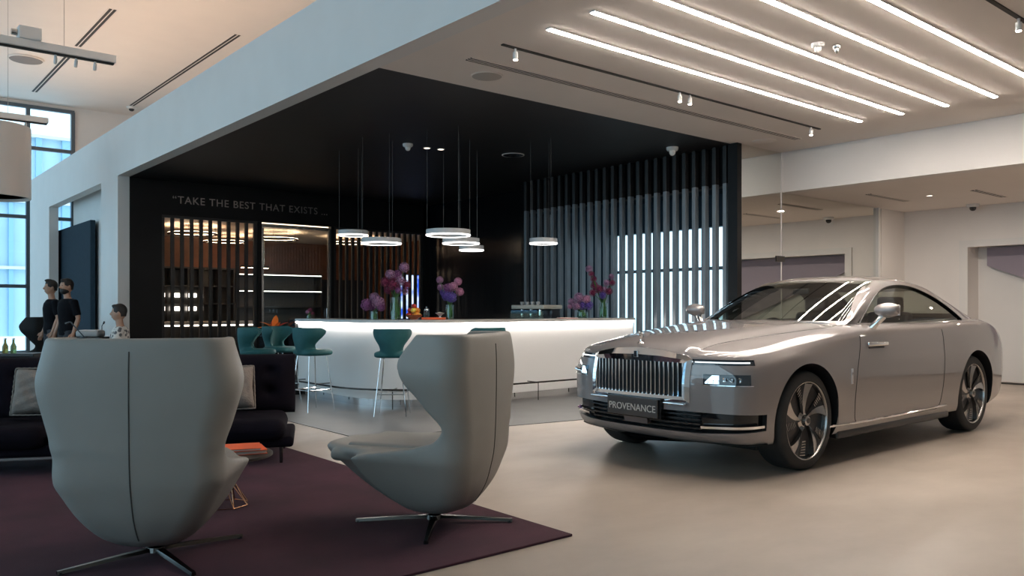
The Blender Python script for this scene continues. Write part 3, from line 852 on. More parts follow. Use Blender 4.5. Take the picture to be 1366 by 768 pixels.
def smoothpoly(pts, n): return [(p.x, p.y) for p in catmull([(a, b_, 0) for a, b_ in pts], n)]
sidewin = smoothpoly([(2.12, 1.165), (2.30, 1.27), (2.50, 1.375), (2.72, 1.465), (2.95, 1.515), (3.25, 1.53), (3.55, 1.50), (3.82, 1.42), (4.02, 1.31), (4.16, 1.185)], 36) + [(4.12, 1.165)]
def grow(poly, k):
    cx = sum(p[0] for p in poly) / len(poly); cy = sum(p[1] for p in poly) / len(poly)
    return [(cx + (x - cx) * (1 + k / max(.2, abs(x - cx) + .1)), cy + (y - cy) * (1 + k * 2 / .35)) for x, y in poly]
# windscreen cutter: trapezoid seen from the front, only reaching the screen
wsb = [(-.75, 1.185), (.75, 1.185), (.715, 1.29), (.585, 1.535), (.35, 1.556), (-.35, 1.556), (-.585, 1.535), (-.715, 1.29)]
def wcut(k=0):
    b = MB(); b.prism([(y * (1 + k), z + (k * .6 if z > 1.3 else -k * .3)) for y, z in wsb], 1.2, 2.98, axis='x'); return b
rwb = [(-.60, 1.24), (.60, 1.24), (.50, 1.49), (-.50, 1.49)]
def rcut(k=0): return MB().prism(rwb, 3.9, 5.4, axis='x')
def scut(k=0):
    b = MB(); b.prism(grow(sidewin, k) if k else sidewin, -1.2, -.45, axis='y'); b.prism(grow(sidewin, k) if k else sidewin, .45, 1.2, axis='y'); return b
for c in (scut(), wcut(), rcut()): boolean(roof, cutter(c))
sharpen(roof.data, 40)
def gglass(name, c, m=CGL):
    o = solid_shell(.012, .018).build(name, [m, m], CAR)
    boolean(o, cutter(c), 'INTERSECT')
    o.data.materials.clear(); o.data.materials.append(m)
    for f in o.data.polygons: f.material_index = 0
    sharpen(o.data, 50); return o
# windscreen: one smooth sheet fitted through the roof shell
import numpy as np
def basis(y, z): return [1, y * y, y ** 4, z, z * z, z * y * y]
_bm = bmesh.new(); _sb = solid_shell(0, .035); _bm = _sb.bm; _bm.faces.ensure_lookup_table(); _bv = BVHTree.FromBMesh(_bm)
A_, X_ = [], []
for i in range(13):
    for j in range(9):
        z = 1.19 + .35 * j / 8; y = (-1 + 2 * i / 12) * (.78 - .18 * j / 8)
        h = _bv.ray_cast(Vector((0, y, z)), Vector((1, 0, 0)))[0]
        if h is not None: A_.append(basis(y, z)); X_.append(h.x)
_bm.free()
cf = np.linalg.lstsq(np.array(A_), np.array(X_), rcond=None)[0]
g0, g1 = [], []
for j in range(25):
    z = 1.155 + .42 * j / 24; hw = .768 - .17 * j / 24
    r = [(float(np.dot(cf, basis(hw * (-1 + i / 16), z))) + .014, hw * (-1 + i / 16), z) for i in range(33)]
    g0.append(r + [(x + .006, y, z_) for x, y, z_ in r[::-1]])
MB().grid(g0, closed_u=True, cap0=True, cap1=True).build('windscreen', CGL, CAR, smooth=50)
for _s in (0, 1):
    _c = MB(); _c.prism(grow(sidewin, .012), *((-1.2, -.45) if _s else (.45, 1.2)), axis='y'); gglass('side_window', _c)
gglass('rear_window', rcut())
# bright window surround
def gside(x, z, sg):
    # lateral of the greenhouse at (x,z)
    lo = None
    h = ghalf(x - .12 if x < 2.6 else x)
    for i in range(len(h) - 1):
        a, b_ = h[i], h[i + 1]
        if a.y <= z <= b_.y: t = (z - a.y) / max(1e-6, b_.y - a.y); return sg * (a.x + (b_.x - a.x) * t + .003)
    return sg * .88
for sg in (-1, 1):
    MB().tube([(x, gside(x, z, sg), z) for x, z in sidewin], .006, 8, closed=True).build('window_trim', CG, CAR, smooth=60)
    MB().tube([(x, gside(x, 1.16, sg), 1.158) for x in [2.08 + .1 * i for i in range(21)]], .007, 6).build('belt_trim', CHR, CAR, smooth=60)
    # mirror
    m_ = MB(); rows = []
    for i in range(9):
        t = i / 8; w = math.sin(math.pi * (.08 + .84 * t)) ** .5
        rows.append([(2.17 + .085 * w * math.cos(a) * (1.0 if math.cos(a) < 0 else .45), sg * (.94 + .22 * t), 1.282 + .068 * w * math.sin(a) + .004 * t) for a in [2 * math.pi * k / 16 for k in range(16)]])
    m_.grid(rows, closed_u=True, cap0=True, cap1=True)
    mm = m_.build('side_mirror', P, CAR, smooth=60)
    s2 = mm.modifiers.new('s', 'SUBSURF'); s2.levels = 1; s2.render_levels = 2
    MB().tube([(2.13, sg * .90, 1.10), (2.13, sg * .96, 1.16), (2.17, sg * 1.01, 1.23)], [.045, .03, .03], 10).build('mirror_arm', CHR, mm, smooth=60)
    MB().box((2.20, sg * .965, 1.236), (2.208, sg * 1.145, 1.328), bev=.003).build('mirror_glass', CHR, mm, smooth=40)
# ---- interior
MB().box((2.0, -.78, .95), (2.55, .78, 1.13), bev=.05).build('dashboard', LEA, CAR, smooth=40)
for sg in (-1, 1):
    s = MB(); s.box((2.75, sg * .42 - .25, .55), (3.35, sg * .42 + .25, .78), bev=.06); s.build('front_seat', LEA, CAR, smooth=40)
    k = MB(); k.prism([(3.22, .72), (3.38, .70), (3.62, 1.24), (3.50, 1.27)], sg * .42 - .23, sg * .42 + .23, axis='y'); k.build('seat_backrest', LEA, CAR, bevel=.04)
    MB().box((3.50, sg * .42 - .13, 1.25), (3.60, sg * .42 + .13, 1.42), bev=.035).build('headrest', LEA, CAR, smooth=40)
MB().box((3.75, -.7, .55), (4.3, .7, 1.12), bev=.06).build('rear_seat', LEA, CAR, smooth=40)
w = MB(); w.tube([(2.62 + .06 * math.sin(t), .42 + .18 * math.cos(t), 1.02 + .17 * math.sin(t)) for t in [2 * math.pi * k / 28 for k in range(28)]], .014, 8, closed=True); w.ball((2.60, .42, 1.02), .05, 12, (.5, 1, 1)); w.box((2.60, .25, 1.01), (2.615, .59, 1.035)); w.build('steering_wheel', LEA, CAR, smooth=50)
MB().box((2.50, -.09, 1.44), (2.53, .09, 1.50), bev=.01).build('rear_view_mirror', LEA, CAR, smooth=40)
# ---- wheels
TW = .265
DARKR = mat('wheel_dark', (.03, .03, .032), .3, metal=.6)
POL = mat('wheel_polished', (.40, .385, .37), .25, metal=1)
def wheel(x, sg):
    W = bpy.data.objects.new('wheel', None); COL.objects.link(W); W.parent = CAR; W.location = (x, sg * .992, ZW)
    if sg > 0: W.rotation_euler = (0, 0, math.pi)
    # outer face looks to -y in wheel space
    ty = MB(); ty.lathe([(.312, .0), (.318, -.004), (.345, .0), (.372, .004), (.388, .016), (.397, .035), (.400, .06), (.400, TW - .06), (.397, TW - .035), (.385, TW - .012), (.345, TW), (.312, TW)], 72, axis='y', closed=True); ty.build('tyre', RUB, W, smooth=40)
    rim = MB(); rim.lathe([(.300, .012), (.306, .002), (.318, .0), (.322, .006), (.315, .03), (.312, TW - .02), (.300, TW - .02), (.298, .03)], 72, axis='y', closed=True); rim.build('rim', POL, W, smooth=40)
    ba = MB(); ba.lathe([(.299, .05), (.299, .12), (.0, .12)], 48, axis='y'); ba.build('brake_disc', DARKR, W, smooth=40)
    NB = 5
    bl = MB(); dk = MB()
    for k in range(NB):
        a = 2 * math.pi * k / NB + .25
        def pp(r, t, y): return (r * math.cos(a + t), y, r * math.sin(a + t))
        def blade(mb, t0, t1, tw, y0, y1, nseg=6):
            rows = []
            for i in range(nseg + 1):
                u = i / nseg; r = .055 + (.298 - .055) * u
                sw = tw * (1 - u)
                w0, w1 = t0 * (.5 + .5 * u), t1 * (.5 + .5 * u)
                ya = y0 + (y1 - y0) * u
                rows.append([pp(r, w0 + sw, ya), pp(r, w1 + sw, ya + .012), pp(r, w1 + sw, ya + .045), pp(r, w0 + sw, ya + .045)])
            mb.grid(rows, closed_u=True, cap0=True, cap1=True)
        blade(bl, -.22, .10, .35, .022, .006)
        blade(dk, .06, .36, .35, .030, .022)
        # comb of fine fins beside each blade
        for q in range(6):
            r = .175 + q * .022
            MB
            bl.tube([pp(r, .34 + .03, .02), pp(r - .01, .60, .014)], .0045, 4)
    bl.build('polished_spoke', POL, W, smooth=30); dk.build('dark_spoke', DARKR, W, smooth=30)
    MB().lathe([(0, -.004), (.032, -.004), (.040, .002), (.045, .03), (.075, .045), (.075, .06), (0, .06)], 32, axis='y').build('hub_cap', POL, W, smooth=40)
    MB().lathe([(0, -.007), (.022, -.007), (.022, -.003), (0, -.003)], 24, axis='y').build('hub_badge', CG, W, smooth=40)
for x in AX:
    for sg in (-1, 1): wheel(x, sg)
MB().box((.6, -.75, .16), (4.9, .75, .30), bev=.03).build('underbody', CB, CAR)
for sg in (-1, 1):
    MB().box((5.28, sg * .72 - .10, .80), (5.40, sg * .72 + .06, .98), bev=.02).build('tail_lamp', mat('tail_lamp', (.25, .02, .02), .15), CAR, smooth=40)
# ---------------------------------------------------------------- remeshing helper for soft upholstered shells
def soft(mb, name, m, parent=None, voxel=.012, it=6, fac=.5):
    o = mb.build(name, m, parent)
    r = o.modifiers.new('r', 'REMESH'); r.mode = 'VOXEL'; r.voxel_size = voxel; r.use_smooth_shade = True
    s = o.modifiers.new('s', 'SMOOTH'); s.iterations = it; s.factor = fac
    bake(o)
    for f in o.data.polygons: f.use_smooth = True
    return o

# ---------------------------------------------------------------- carpet
M['carpet'] = mat('aubergine_carpet', (.050, .012, .024), .95, noise=.28, nscale=2.2, bump=.5, bscale=260)
o = MB().box((-4.6, 3.36, 0), (3.26, 9.2, .014), bev=.004).build('area_rug', M['carpet']); tag(o, 'aubergine purple rug under the grey wing chairs on the beige floor', 'rug')

# ---------------------------------------------------------------- wing chairs (face +x in their own space)
M['leather'] = mat('light_grey_leather', (.27, .26, .24), .5, noise=.03, nscale=6, bump=.06, bscale=300)
M['leatherb'] = mat('black_leather', (.006, .006, .007), .6, spec=.2, bump=.06, bscale=300)
M['seamd'] = mat('seam_thread', (.05, .048, .045), .8)
M['darkmetal'] = mat('dark_chrome', (.10, .095, .09), .22, metal=1)
# z, back x, front x, half width, corner
CH = [(.075, -.10, .10, .10), (.09, -.15, .17, .15), (.13, -.21, .25, .205), (.20, -.265, .37, .26), (.28, -.305, .48, .31), (.37, -.332, .59, .36), (.44, -.345, .67, .395), (.462, -.347, .68, .395), (.484, -.335, .655, .37)]
CU = [(.09, -.16, .05, .15), (.13, -.23, .10, .215), (.20, -.285, .18, .275), (.28, -.325, .26, .325), (.37, -.350, .32, .372), (.44, -.366, .34, .405), (.475, -.370, .16, .407), (.51, -.373, -.06, .405), (.56, -.376, -.20, .402), (.62, -.379, -.235, .41), (.70, -.381, -.17, .43), (.80, -.383, -.08, .456), (.88, -.384, -.005, .475), (.93, -.384, .02, .480), (.98, -.384, .032, .472), (1.04, -.382, .005, .457), (1.10, -.377, -.04, .445), (1.145, -.366, -.075, .437)]
def footprint(x0, x1, w, n=40, nose=0.):
    """closed ring: blunt at the back, narrowing nose at the front"""
    cx, hx = (x0 + x1) / 2, (x1 - x0) / 2; out = []
    for k in range(n):
        t = 2 * math.pi * k / n; c, s_ = math.cos(t), math.sin(t); e = 2 / 3.4
        x = cx + hx * abs(c) ** e * (1 if c > 0 else -1)
        y = w * abs(s_) ** e * (1 if s_ > 0 else -1)
        y *= 1 - nose * smooth01(cx - .2 * hx, x1, x)
        out.append((x, y))
    return out
def wing_chair(name, label, m, loc, rz, group=None, brot=R(20)):
    t = thing(name, label, 'chair', loc, rz, group)
    b = MB(); rows = []
    for z, x0, x1, w in CH:
        rows.append([(x, y, z - .012 * smooth01(.2, .7, x)) for x, y in footprint(x0, x1, w, 44, .36)])
    b.grid(rows, closed_u=True, cap0=True, cap1=True)
    # wrapping back: U sections, outer face then inner face
    rows = []; TH = .060
    NZ = 46
    for i in range(NZ + 1):
        z = CU[0][0] + (CU[-1][0] - CU[0][0]) * i / NZ
        xb, xf, w = lerp_tab(CU, z)
        th = TH * (1 - .45 * smooth01(1.08, 1.145, z))
        def U(o):
            rc = min(.14, w * .7, (xf - xb) * .85) - o * .55; ww = w - o; bx = xb + o; P_ = []
            for k in range(9): P_.append((xf + (bx + rc - xf) * k / 8, -ww + .05 * (1 - k / 8) ** 2 * smooth01(.6, 1., z)))
            for k in range(1, 9): a = math.pi * .5 * k / 8; P_.append((bx + rc - rc * math.sin(a), -ww + rc - rc * math.cos(a)))
            for k in range(1, 12): P_.append((bx - .018 * math.sin(math.pi * k / 12), (-ww + rc) + (2 * ww - 2 * rc) * k / 12))
            for k in range(0, 8): a = math.pi * .5 * (1 - k / 8); P_.append((bx + rc - rc * math.sin(a), ww - rc + rc * math.cos(a)))
            for k in range(9): P_.append((bx + rc + (xf - bx - rc) * k / 8, ww - .05 * (k / 8) ** 2 * smooth01(.6, 1., z)))
            return P_
        rows.append([(x, y, z) for x, y in U(0)] + [(x, y, z) for x, y in U(th)[::-1]])
    b.grid(rows, closed_u=True, cap0=True, cap1=True)
    # seat cushion and padded inner back
    b.box((-.34, -.28, .38), (.56, .28, .455), bev=.03)
    sh = soft(b, 'shell', m, t, .0125, 8)
    # centre seam down the back
    bv = BVHTree.FromPolygons([v.co[:] for v in sh.data.vertices], [p.vertices[:] for p in sh.data.polygons])
    def down(y, z0, z1, name, r=.0032, cut=True):
        L = []
        for i in range(40):
            z = z0 + (z1 - z0) * i / 39
            h, nr, _, _ = bv.ray_cast(Vector((-2, y, z)), Vector((1, 0, 0)))
            if h is not None: L.append(h + nr * .0005)
        MB().tube(L, r, 6).build(name, M['seamd'], t, smooth=60)
    down(0, 1.08, .15, 'back_seam')
    # inner lining a touch lighter: seat pad
    p = MB(); p.box((-.31, -.24, .44), (.46, .24, .496), bev=.022); soft(p, 'seat_cushion', m, t, .012, 4)
    # swivel base: hub and four blade feet
    MB().lathe([(.03, .02), (.05, .024), (.045, .048), (.03, .055), (.03, .10)], 24).build('swivel_column', M['darkmetal'], t, smooth=40)
    for k in range(4):
        a = brot + k * math.pi / 2; c_, s_ = math.cos(a), math.sin(a)
        b = MB(); rows = []
        for u, hh, ww in ((.02, .046, .026), (.16, .040, .022), (.32, .030, .017), (.47, .021, .013)):
            rows.append([(c_ * u - s_ * q * ww, s_ * u + c_ * q * ww, z) for q, z in ((-1, hh - .016), (1, hh - .016), (.7, hh), (-.7, hh))])
        b.grid(rows, closed_u=True, cap0=True, cap1=True); b.build('leg', M['darkmetal'], t, smooth=30)
        MB().cyl((c_ * .455, s_ * .455, 0.0), (c_ * .455, s_ * .455, .012), .014, 12).build('foot_pad', M['darkplastic'], t)
    return t
RZ = .014
wing_chair('wing_chair', 'light grey leather wing chair seen from behind, at the left beside the orange book', M['leather'], (1.315, 4.46, RZ), R(56), 'grey wing chairs', R(38))
wing_chair('wing_chair', 'light grey leather wing chair turned sideways near the corner of the purple rug', M['leather'], (2.80, 4.08, RZ), R(120), 'grey wing chairs')
wing_chair('wing_chair', 'black leather wing chair beside the two standing men', M['leatherb'], (*(lambda d, l: (d * .6414 + l * .7672, d * .7672 - l * .6414))(15.1, (40 - 683) / 1092 * 15.1), 0), R(150))

# ---------------------------------------------------------------- sofa (faces -y in its own space, origin at its right front foot)
VEL = mat('midnight_velvet', (.006, .004, .008), .9, noise=.3, nscale=5, spec=.12)
SOF = thing('velvet_sofa', 'dark midnight purple velvet sofa with high quilted back behind the left chair', 'sofa', (2.93, 6.30, RZ), R(-26))
L_ = 3.6
for i in range(4):        # back cushions with button tufts
    x1 = -i * .9; x0 = x1 - .89
    b = MB(); N = 30; front = []; 
    for a in range(N + 1):
        row = []
        for c in range(N + 1):
            u, v_ = a / N, c / N; x = x0 + (x1 - x0) * u; z = .34 + .52 * v_
            puff = .075 * (1 - abs(2 * u - 1) ** 5) ** .8 * (1 - abs(2 * v_ - 1) ** 6) ** .8
            for bu in (.25, .5, .75):
                for bz in (.38, .72): puff -= .045 * math.exp(-(((u - bu) / .06) ** 2 + ((v_ - bz) / .09) ** 2))
            row.append((x, .80 - puff - .02 + .06 * v_, z))
        front.append(row)
    b.grid(front); back = [[(p[0], .97 + .02 * (k / N), p[2]) for k, p in enumerate(r)] for r in front]
    b.grid(back)
    for r0, r1 in ((front[0], back[0]), (front[-1], back[-1])): b.grid([r0, r1])
    b.grid([[r[0] for r in front], [r[0] for r in back]]); b.grid([[r[-1] for r in front], [r[-1] for r in back]])
    b.build('back_cushion', VEL, SOF, smooth=60)
for i in range(2):
    x1 = -i * 1.8 - .06; x0 = x1 - 1.72
    b = MB(); b.box((x0, .02, .19), (x1, .84, .37), bev=.08); b.ball(((x0 + x1) / 2, .42, .34), .5, 20, (1.5, .7, .13))
    soft(b, 'seat_cushion', VEL, SOF, .02, 6)
b = MB().box((-L_, .10, .13), (0, .93, .22), bev=.03); b.build('frame', VEL, SOF, smooth=40)
for x in (-.10, -1.8, -L_ + .1):
    for y in (.14, .86): MB().cyl((x, y, 0), (x, y, .14), .013, 12, r2=.017).build('leg', M['darkmetal'], SOF)
MB().box((-L_ + .3, .085, .115), (-1.15, .105, .133)).build('front_rail', M['steel'], SOF)
# throw cushions on the sofa
CUS = mat('taupe_linen', (.24, .20, .175), .85, bump=.5, bscale=90, noise=.08, nscale=30)
def cushion(label, x, y, z, rz, tilt, s=.44):
    W = Matrix.Translation(SOF.location) @ Matrix.Rotation(SOF.rotation_euler.z, 4, 'Z')
    p = W @ Vector((x, y, z))
    t = thing('throw_cushion', label, 'cushion', p, SOF.rotation_euler.z + rz, 'taupe throw cushions')
    b = MB(); N = 22; A_, B_ = [], []
    for i in range(N + 1):
        ra, rb = [], []
        for j in range(N + 1):
            u, v_ = 2 * i / N - 1, 2 * j / N - 1
            e = ((1 - u ** 4) * (1 - v_ ** 4)); th = .085 * max(0, e) ** .55
            wr = .006 * math.sin(9 * u + 5 * v_) + .005 * math.sin(14 * v_ - 6 * u)
            k = 1 - .07 * (1 - abs(u)) * (abs(v_) ** 3) ; k2 = 1 - .07 * (1 - abs(v_)) * (abs(u) ** 3)
            x_, z_ = u * s / 2 * k2, v_ * s / 2 * k
            ra.append((x_, -th - wr * e, z_)); rb.append((x_, th, z_))
        A_.append(ra); B_.append(rb)
    b.grid(A_); b.grid(B_)
    o = b.build('cover', CUS, t, smooth=80); o.rotation_euler = (tilt, 0, 0); o.location = (0, 0, s / 2 * math.cos(tilt) + .01)
    # ruffled edge
    e_ = []
    for k in range(120):
        q = k / 120 * 4; sd = int(q); f = (q - sd) * 2 - 1; w = .006 * math.sin(k * 1.9)
        P_ = {0: (f, -1), 1: (1, f), 2: (-f, 1), 3: (-1, -f)}[sd]
        e_.append((P_[0] * s / 2 * (1 + .01), w, P_[1] * s / 2 * (1 + .01)))
    MB().tube(e_, .007, 6, closed=True).build('ruffle', CUS, t, smooth=60)
    r = t.children[-1]; r.rotation_euler = o.rotation_euler; r.location = o.location
    return t
cushion('taupe ruffled throw cushion at the right end of the sofa', -.52, .47, .415, R(10), R(-16), .37)
cushion('taupe ruffled throw cushion on the sofa at the far left edge', -2.02, .47, .415, R(-6), R(-16), .38)

# ---------------------------------------------------------------- coffee table with wire base, book on top
COP = mat('copper_wire', (.62, .33, .19), .25, metal=1)
t = thing('coffee_table', 'low dark round coffee table on a copper wire base beside the left chair', 'coffee table', (1.99, 5.30, RZ - .055))
MB().lathe([(0, .372), (.29, .372), (.30, .378), (.30, .392), (.29, .398), (0, .398)], 56).build('tabletop', mat('dark_oak', (.03, .024, .02), .4, noise=.2, nscale=8), t, smooth=40)
b = MB(); n = 8; top, bot, mid = [], [], []
for k in range(n):
    a = 2 * math.pi * k / n; top.append((.13 * math.cos(a), .16 * math.sin(a), .368)); bot.append((.15 * math.cos(a), .15 * math.sin(a), .061))
    a += math.pi / n; mid.append((.06 * math.cos(a), .06 * math.sin(a), .20))
for k in range(n):
    k2 = (k + 1) % n
    for A_, B_ in ((top[k], top[k2]), (bot[k], bot[k2]), (mid[k], bot[k]), (mid[k], bot[k2]), (mid[k], top[k]), (mid[k], top[k2]), (mid[k], mid[k2])): b.tube([A_, B_], .0035, 6)
b.build('wire_base', COP, t)
ORG = mat('orange_cover', (.80, .13, .04), .45, noise=.03)
PAG = mat('paper_edge', (.75, .70, .64), .8)
t = thing('book', 'large orange hardback book lying on the low table behind the left chair', 'book', (2.05, 5.27, RZ + .343), R(-14))
b = MB(); b.box((-.18, -.13, 0), (.18, .13, .004)); b.box((-.18, -.13, .022), (.18, .13, .026)); b.box((-.184, -.13, 0), (-.179, .13, .026)); b.build('cover', ORG, t)
MB().box((-.178, -.124, .004), (.174, .124, .022)).build('pages', PAG, t)
t = thing('book', 'thin orange book with pale pages resting on top of the larger one', 'book', (2.04, 5.26, RZ + .369), R(-20))
b = MB(); b.box((-.16, -.12, 0), (.16, .12, .003)); b.box((-.16, -.12, .012), (.16, .12, .015)); b.build('cover', ORG, t)
MB().box((-.157, -.116, .003), (.156, .116, .012)).build('pages', PAG, t)

# ---------------------------------------------------------------- bar
def barpath(off, n=14):
    """outline of the island, front left corner rounded; off grows outward"""
    r = 1.0 + off; P_ = [(5.40 - off, 11.45)]
    for k in range(n + 1):
        a = math.pi + math.pi / 2 * k / n; P_.append((6.40 + r * math.cos(a), 9.86 + r * math.sin(a)))
    P_.append((9.95, 8.86 - off)); return P_
def barband(z0, z1, off, th, name, m, parent, smooth=30):
    A_, B_ = barpath(off), barpath(off - th)
    b = MB(); b.grid([[(x, y, z0) for x, y in A_], [(x, y, z1) for x, y in A_], [(x, y, z1) for x, y in B_], [(x, y, z0) for x, y in B_]], closed_v=True)
    n = len(A_)
    for k in (0, n - 1): b.face([(*A_[k], z0), (*A_[k], z1), (*B_[k], z1), (*B_[k], z0)])
    return b.build(name, m, parent, smooth=smooth)
BAR = thing('bar_counter', 'long white bar counter with rounded corner and glowing top edge in the black recess', 'bar counter', (0, 0, .006))
WG = mat('white_gloss', (.80, .79, .78), .22)
barband(.10, 1.06, 0, .06, 'front_panel', WG, BAR)
barband(1.10, 1.14, .05, .62, 'worktop', mat('pale_stone', (.55, .52, .49), .2, noise=.05), BAR)
barband(1.06, 1.10, -.03, .03, 'ledge', WG, BAR)
barband(1.075, 1.099, .035, .03, 'light_strip', emis('bar_led', (1, .93, .86), 17), BAR)
barband(0, .10, -.04, .04, 'toe_kick', CHR, BAR)
barband(.24, .262, .24, .022, 'foot_rail', M['darkmetal'], BAR)
A_ = barpath(.229)
for (x, y), (dx, dy) in [((5.171, 11.2), (1, 0)), ((5.171, 10.4), (1, 0)), ((5.53, 8.99), (.7, .7)), ((6.6, 8.631), (0, 1)), ((7.7, 8.631), (0, 1)), ((8.8, 8.631), (0, 1)), ((9.8, 8.631), (0, 1))]:
    MB().tube([(x, y, .25), (x + dx * .26, y + dy * .26, .25)], .008, 6).tube([(x, y, .25), (x, y, 0)], .007, 6).build('rail_bracket', M['darkmetal'], BAR)
MB().box((5.36, 11.46, 0), (5.99, 11.70, 1.12)).build('end_panel', CG, BAR)
# black rear unit of the bar
t = thing('back_bar', 'low black back bar unit standing behind the white counter', 'counter', (0, 0, .006))
MB().box((9.2, 10.0, 0), (9.95, 11.8, .92), bev=.01).build('body', M['findark'], t); MB().box((9.15, 9.95, .92), (9.98, 11.82, .95)).build('worktop', M['darkplastic'], t)

# ---------------------------------------------------------------- bar stools (face +x)
TEAL = mat('teal_velvet', (.006, .085, .095), .65, noise=.12, nscale=9)
def stool(label, loc, rz):
    t = thing('bar_stool', label, 'bar stool', loc, rz, 'teal bar stools')
    b = MB(); b.grid([[(x, y, z) for x, y in footprint(-.20 + k, .24 - k, .215 - k, 36, .12)] for k, z in ((.03, .70), (0, .715), (0, .755), (.03, .775))], closed_u=True, cap0=True, cap1=True)
    T = [(.72, -.20, .02, .12), (.78, -.215, -.03, .135), (.84, -.225, -.05, .15), (.90, -.232, -.02, .19), (.96, -.235, .03, .225), (1.01, -.235, .05, .235), (1.05, -.232, -.02, .22)]
    rows = []
    for i in range(17):
        z = .72 + .33 * i / 16; xb, xf, w = lerp_tab(T, z)
        def U(o):
            ww = w - o; bx = xb + o; P_ = []
            for k in range(25):
                a = -math.pi / 2 + math.pi * k / 24
                cx_ = bx + (xf - bx) * (1 - math.cos(a) ** .8); P_.append((cx_, ww * math.copysign(abs(math.sin(a)) ** .8, math.sin(a))))
            return P_
        rows.append([(x, y, z) for x, y in U(0)] + [(x, y, z) for x, y in U(.035)[::-1]])
    b.grid(rows, closed_u=True, cap0=True, cap1=True)
    soft(b, 'seat_shell', TEAL, t, .012, 4)
    for sx, sy in ((1, 1), (1, -1), (-1, 1), (-1, -1)):
        MB().tube([(sx * .13, sy * .12, .71), (sx * .20, sy * .19, 0.005)], [.0075, .006], 8).build('leg', CHR, t)
    z = .27; k = .172; MB().tube([(k, k - .01, z), (k, -k + .01, z), (-k, -k + .01, z), (-k, k - .01, z)], .007, 8, closed=True).build('footrest', CHR, t)
    return t
s0 = stool('teal velvet bar stool at the rounded corner of the white bar, legs fully visible', (4.70, 9.56, .006), R(10))
dup(s0, (5.24, 8.52, .006), R(50), 'teal velvet bar stool just left of the right wing chair')
dup(s0, (6.47, 8.24, .006), R(88), 'teal bar stool whose backrest just shows above the right wing chair')
dup(s0, (4.72, 10.55, .006), R(-62), 'teal bar stool half hidden behind the corner stool')
dup(s0, (4.22, 10.15, .006), R(-28), 'teal bar stool at the left, over the end of the dark sofa')

# ---------------------------------------------------------------- pendants over the bar
M['wire'] = mat('grey_wire', (.12, .12, .12), .6)
RING = emis('ring_led', (1, .97, .93), 3.2)
RW = mat('ring_white', (.5, .5, .5), .45)
def pendant(label, x, y, z, r):
    t = thing('ring_pendant', label, 'pendant light', (x, y, z), group='white ring pendants')
    MB().lathe([(r, .0), (r, .075), (r - .03, .075), (r - .03, 0)], 48, closed=True).build('ring', RW, t, smooth=40)
    MB().lathe([(r - .002, -.006), (r - .028, -.006), (r - .028, 0), (r - .002, 0)], 48, closed=True).build('diffuser', RING, t, smooth=40)
    MB().lathe([(r + .001, .0), (r + .003, .0), (r + .003, .009), (r + .001, .009)], 48, closed=True).build('glow_band', RING, t, smooth=40)
    for k in range(3):
        a = 2 * math.pi * k / 3 + .4; MB().cyl(((r - .015) * math.cos(a), (r - .015) * math.sin(a), .07), ((r - .015) * math.cos(a), (r - .015) * math.sin(a), H1 - z), .0016, 6).build('wire', M['wire'], t)
    return t
def atd(px, py, d):   # point seen at a pixel of the frame at a given distance along the view
    l = (px - 683) / HFOV_F * d
    return (d * .6414 + l * .7672, d * .7672 - l * .6414, CAM_H + (411 - py) / HFOV_F * d)
for px, py, d, r, lab in ((471, 314, 12.6, .225, 'small glowing ring pendant farthest left over the bar'), (509, 325, 11.6, .28, 'wide glowing ring pendant, second from the left over the bar'), (598, 314, 11.1, .30, 'widest glowing ring pendant, highest in the middle cluster of three'),
                          (615, 325, 12.0, .27, 'glowing ring pendant in the middle of the cluster of three'), (629, 334, 12.75, .19, 'small glowing ring pendant, lowest in the cluster of three'), (725, 325, 11.8, .20, 'small glowing ring pendant alone at the right in front of the slats')):
    x, y, z = atd(px, py, d); pendant(lab, x, y, z, r)
# ---------------------------------------------------------------- people
SKN = mat('skin', (.42, .24, .165), .55, noise=.05, nscale=20)
HAIR = mat('dark_hair', (.012, .009, .008), .6)
BLK = mat('black_cotton', (.004, .0045, .007), .9, spec=.15)
JEAN = mat('dark_trousers', (.02, .022, .03), .8)
SHO = mat('black_shoes', (.012, .012, .012), .4)
def patterned():
    m = mat('patterned_shirt', (.6, .58, .55), .8); nt = m.node_tree; b = nt.nodes['Principled BSDF']
    tc = nt.nodes.new('ShaderNodeTexCoord'); v = nt.nodes.new('ShaderNodeTexVoronoi'); v.inputs['Scale'].default_value = 16
    cr = nt.nodes.new('ShaderNodeValToRGB'); cr.color_ramp.elements[0].position = .35; cr.color_ramp.elements[1].position = .45
    cr.color_ramp.elements[0].color = (.10, .10, .11, 1); cr.color_ramp.elements[1].color = (.62, .60, .57, 1)
    nt.links.new(tc.outputs['Object'], v.inputs['Vector']); nt.links.new(v.outputs['Distance'], cr.inputs[0]); nt.links.new(cr.outputs[0], b.inputs['Base Color'])
    return m
def oval(b, rows, n=20):
    """stack of ovals: (cx, cy, cz, rx, ry)"""
    b.grid([[(c[0] + c[3] * math.cos(2 * math.pi * k / n), c[1] + c[4] * math.sin(2 * math.pi * k / n), c[2]) for k in range(n)] for c in rows], closed_u=True, cap0=True, cap1=True)
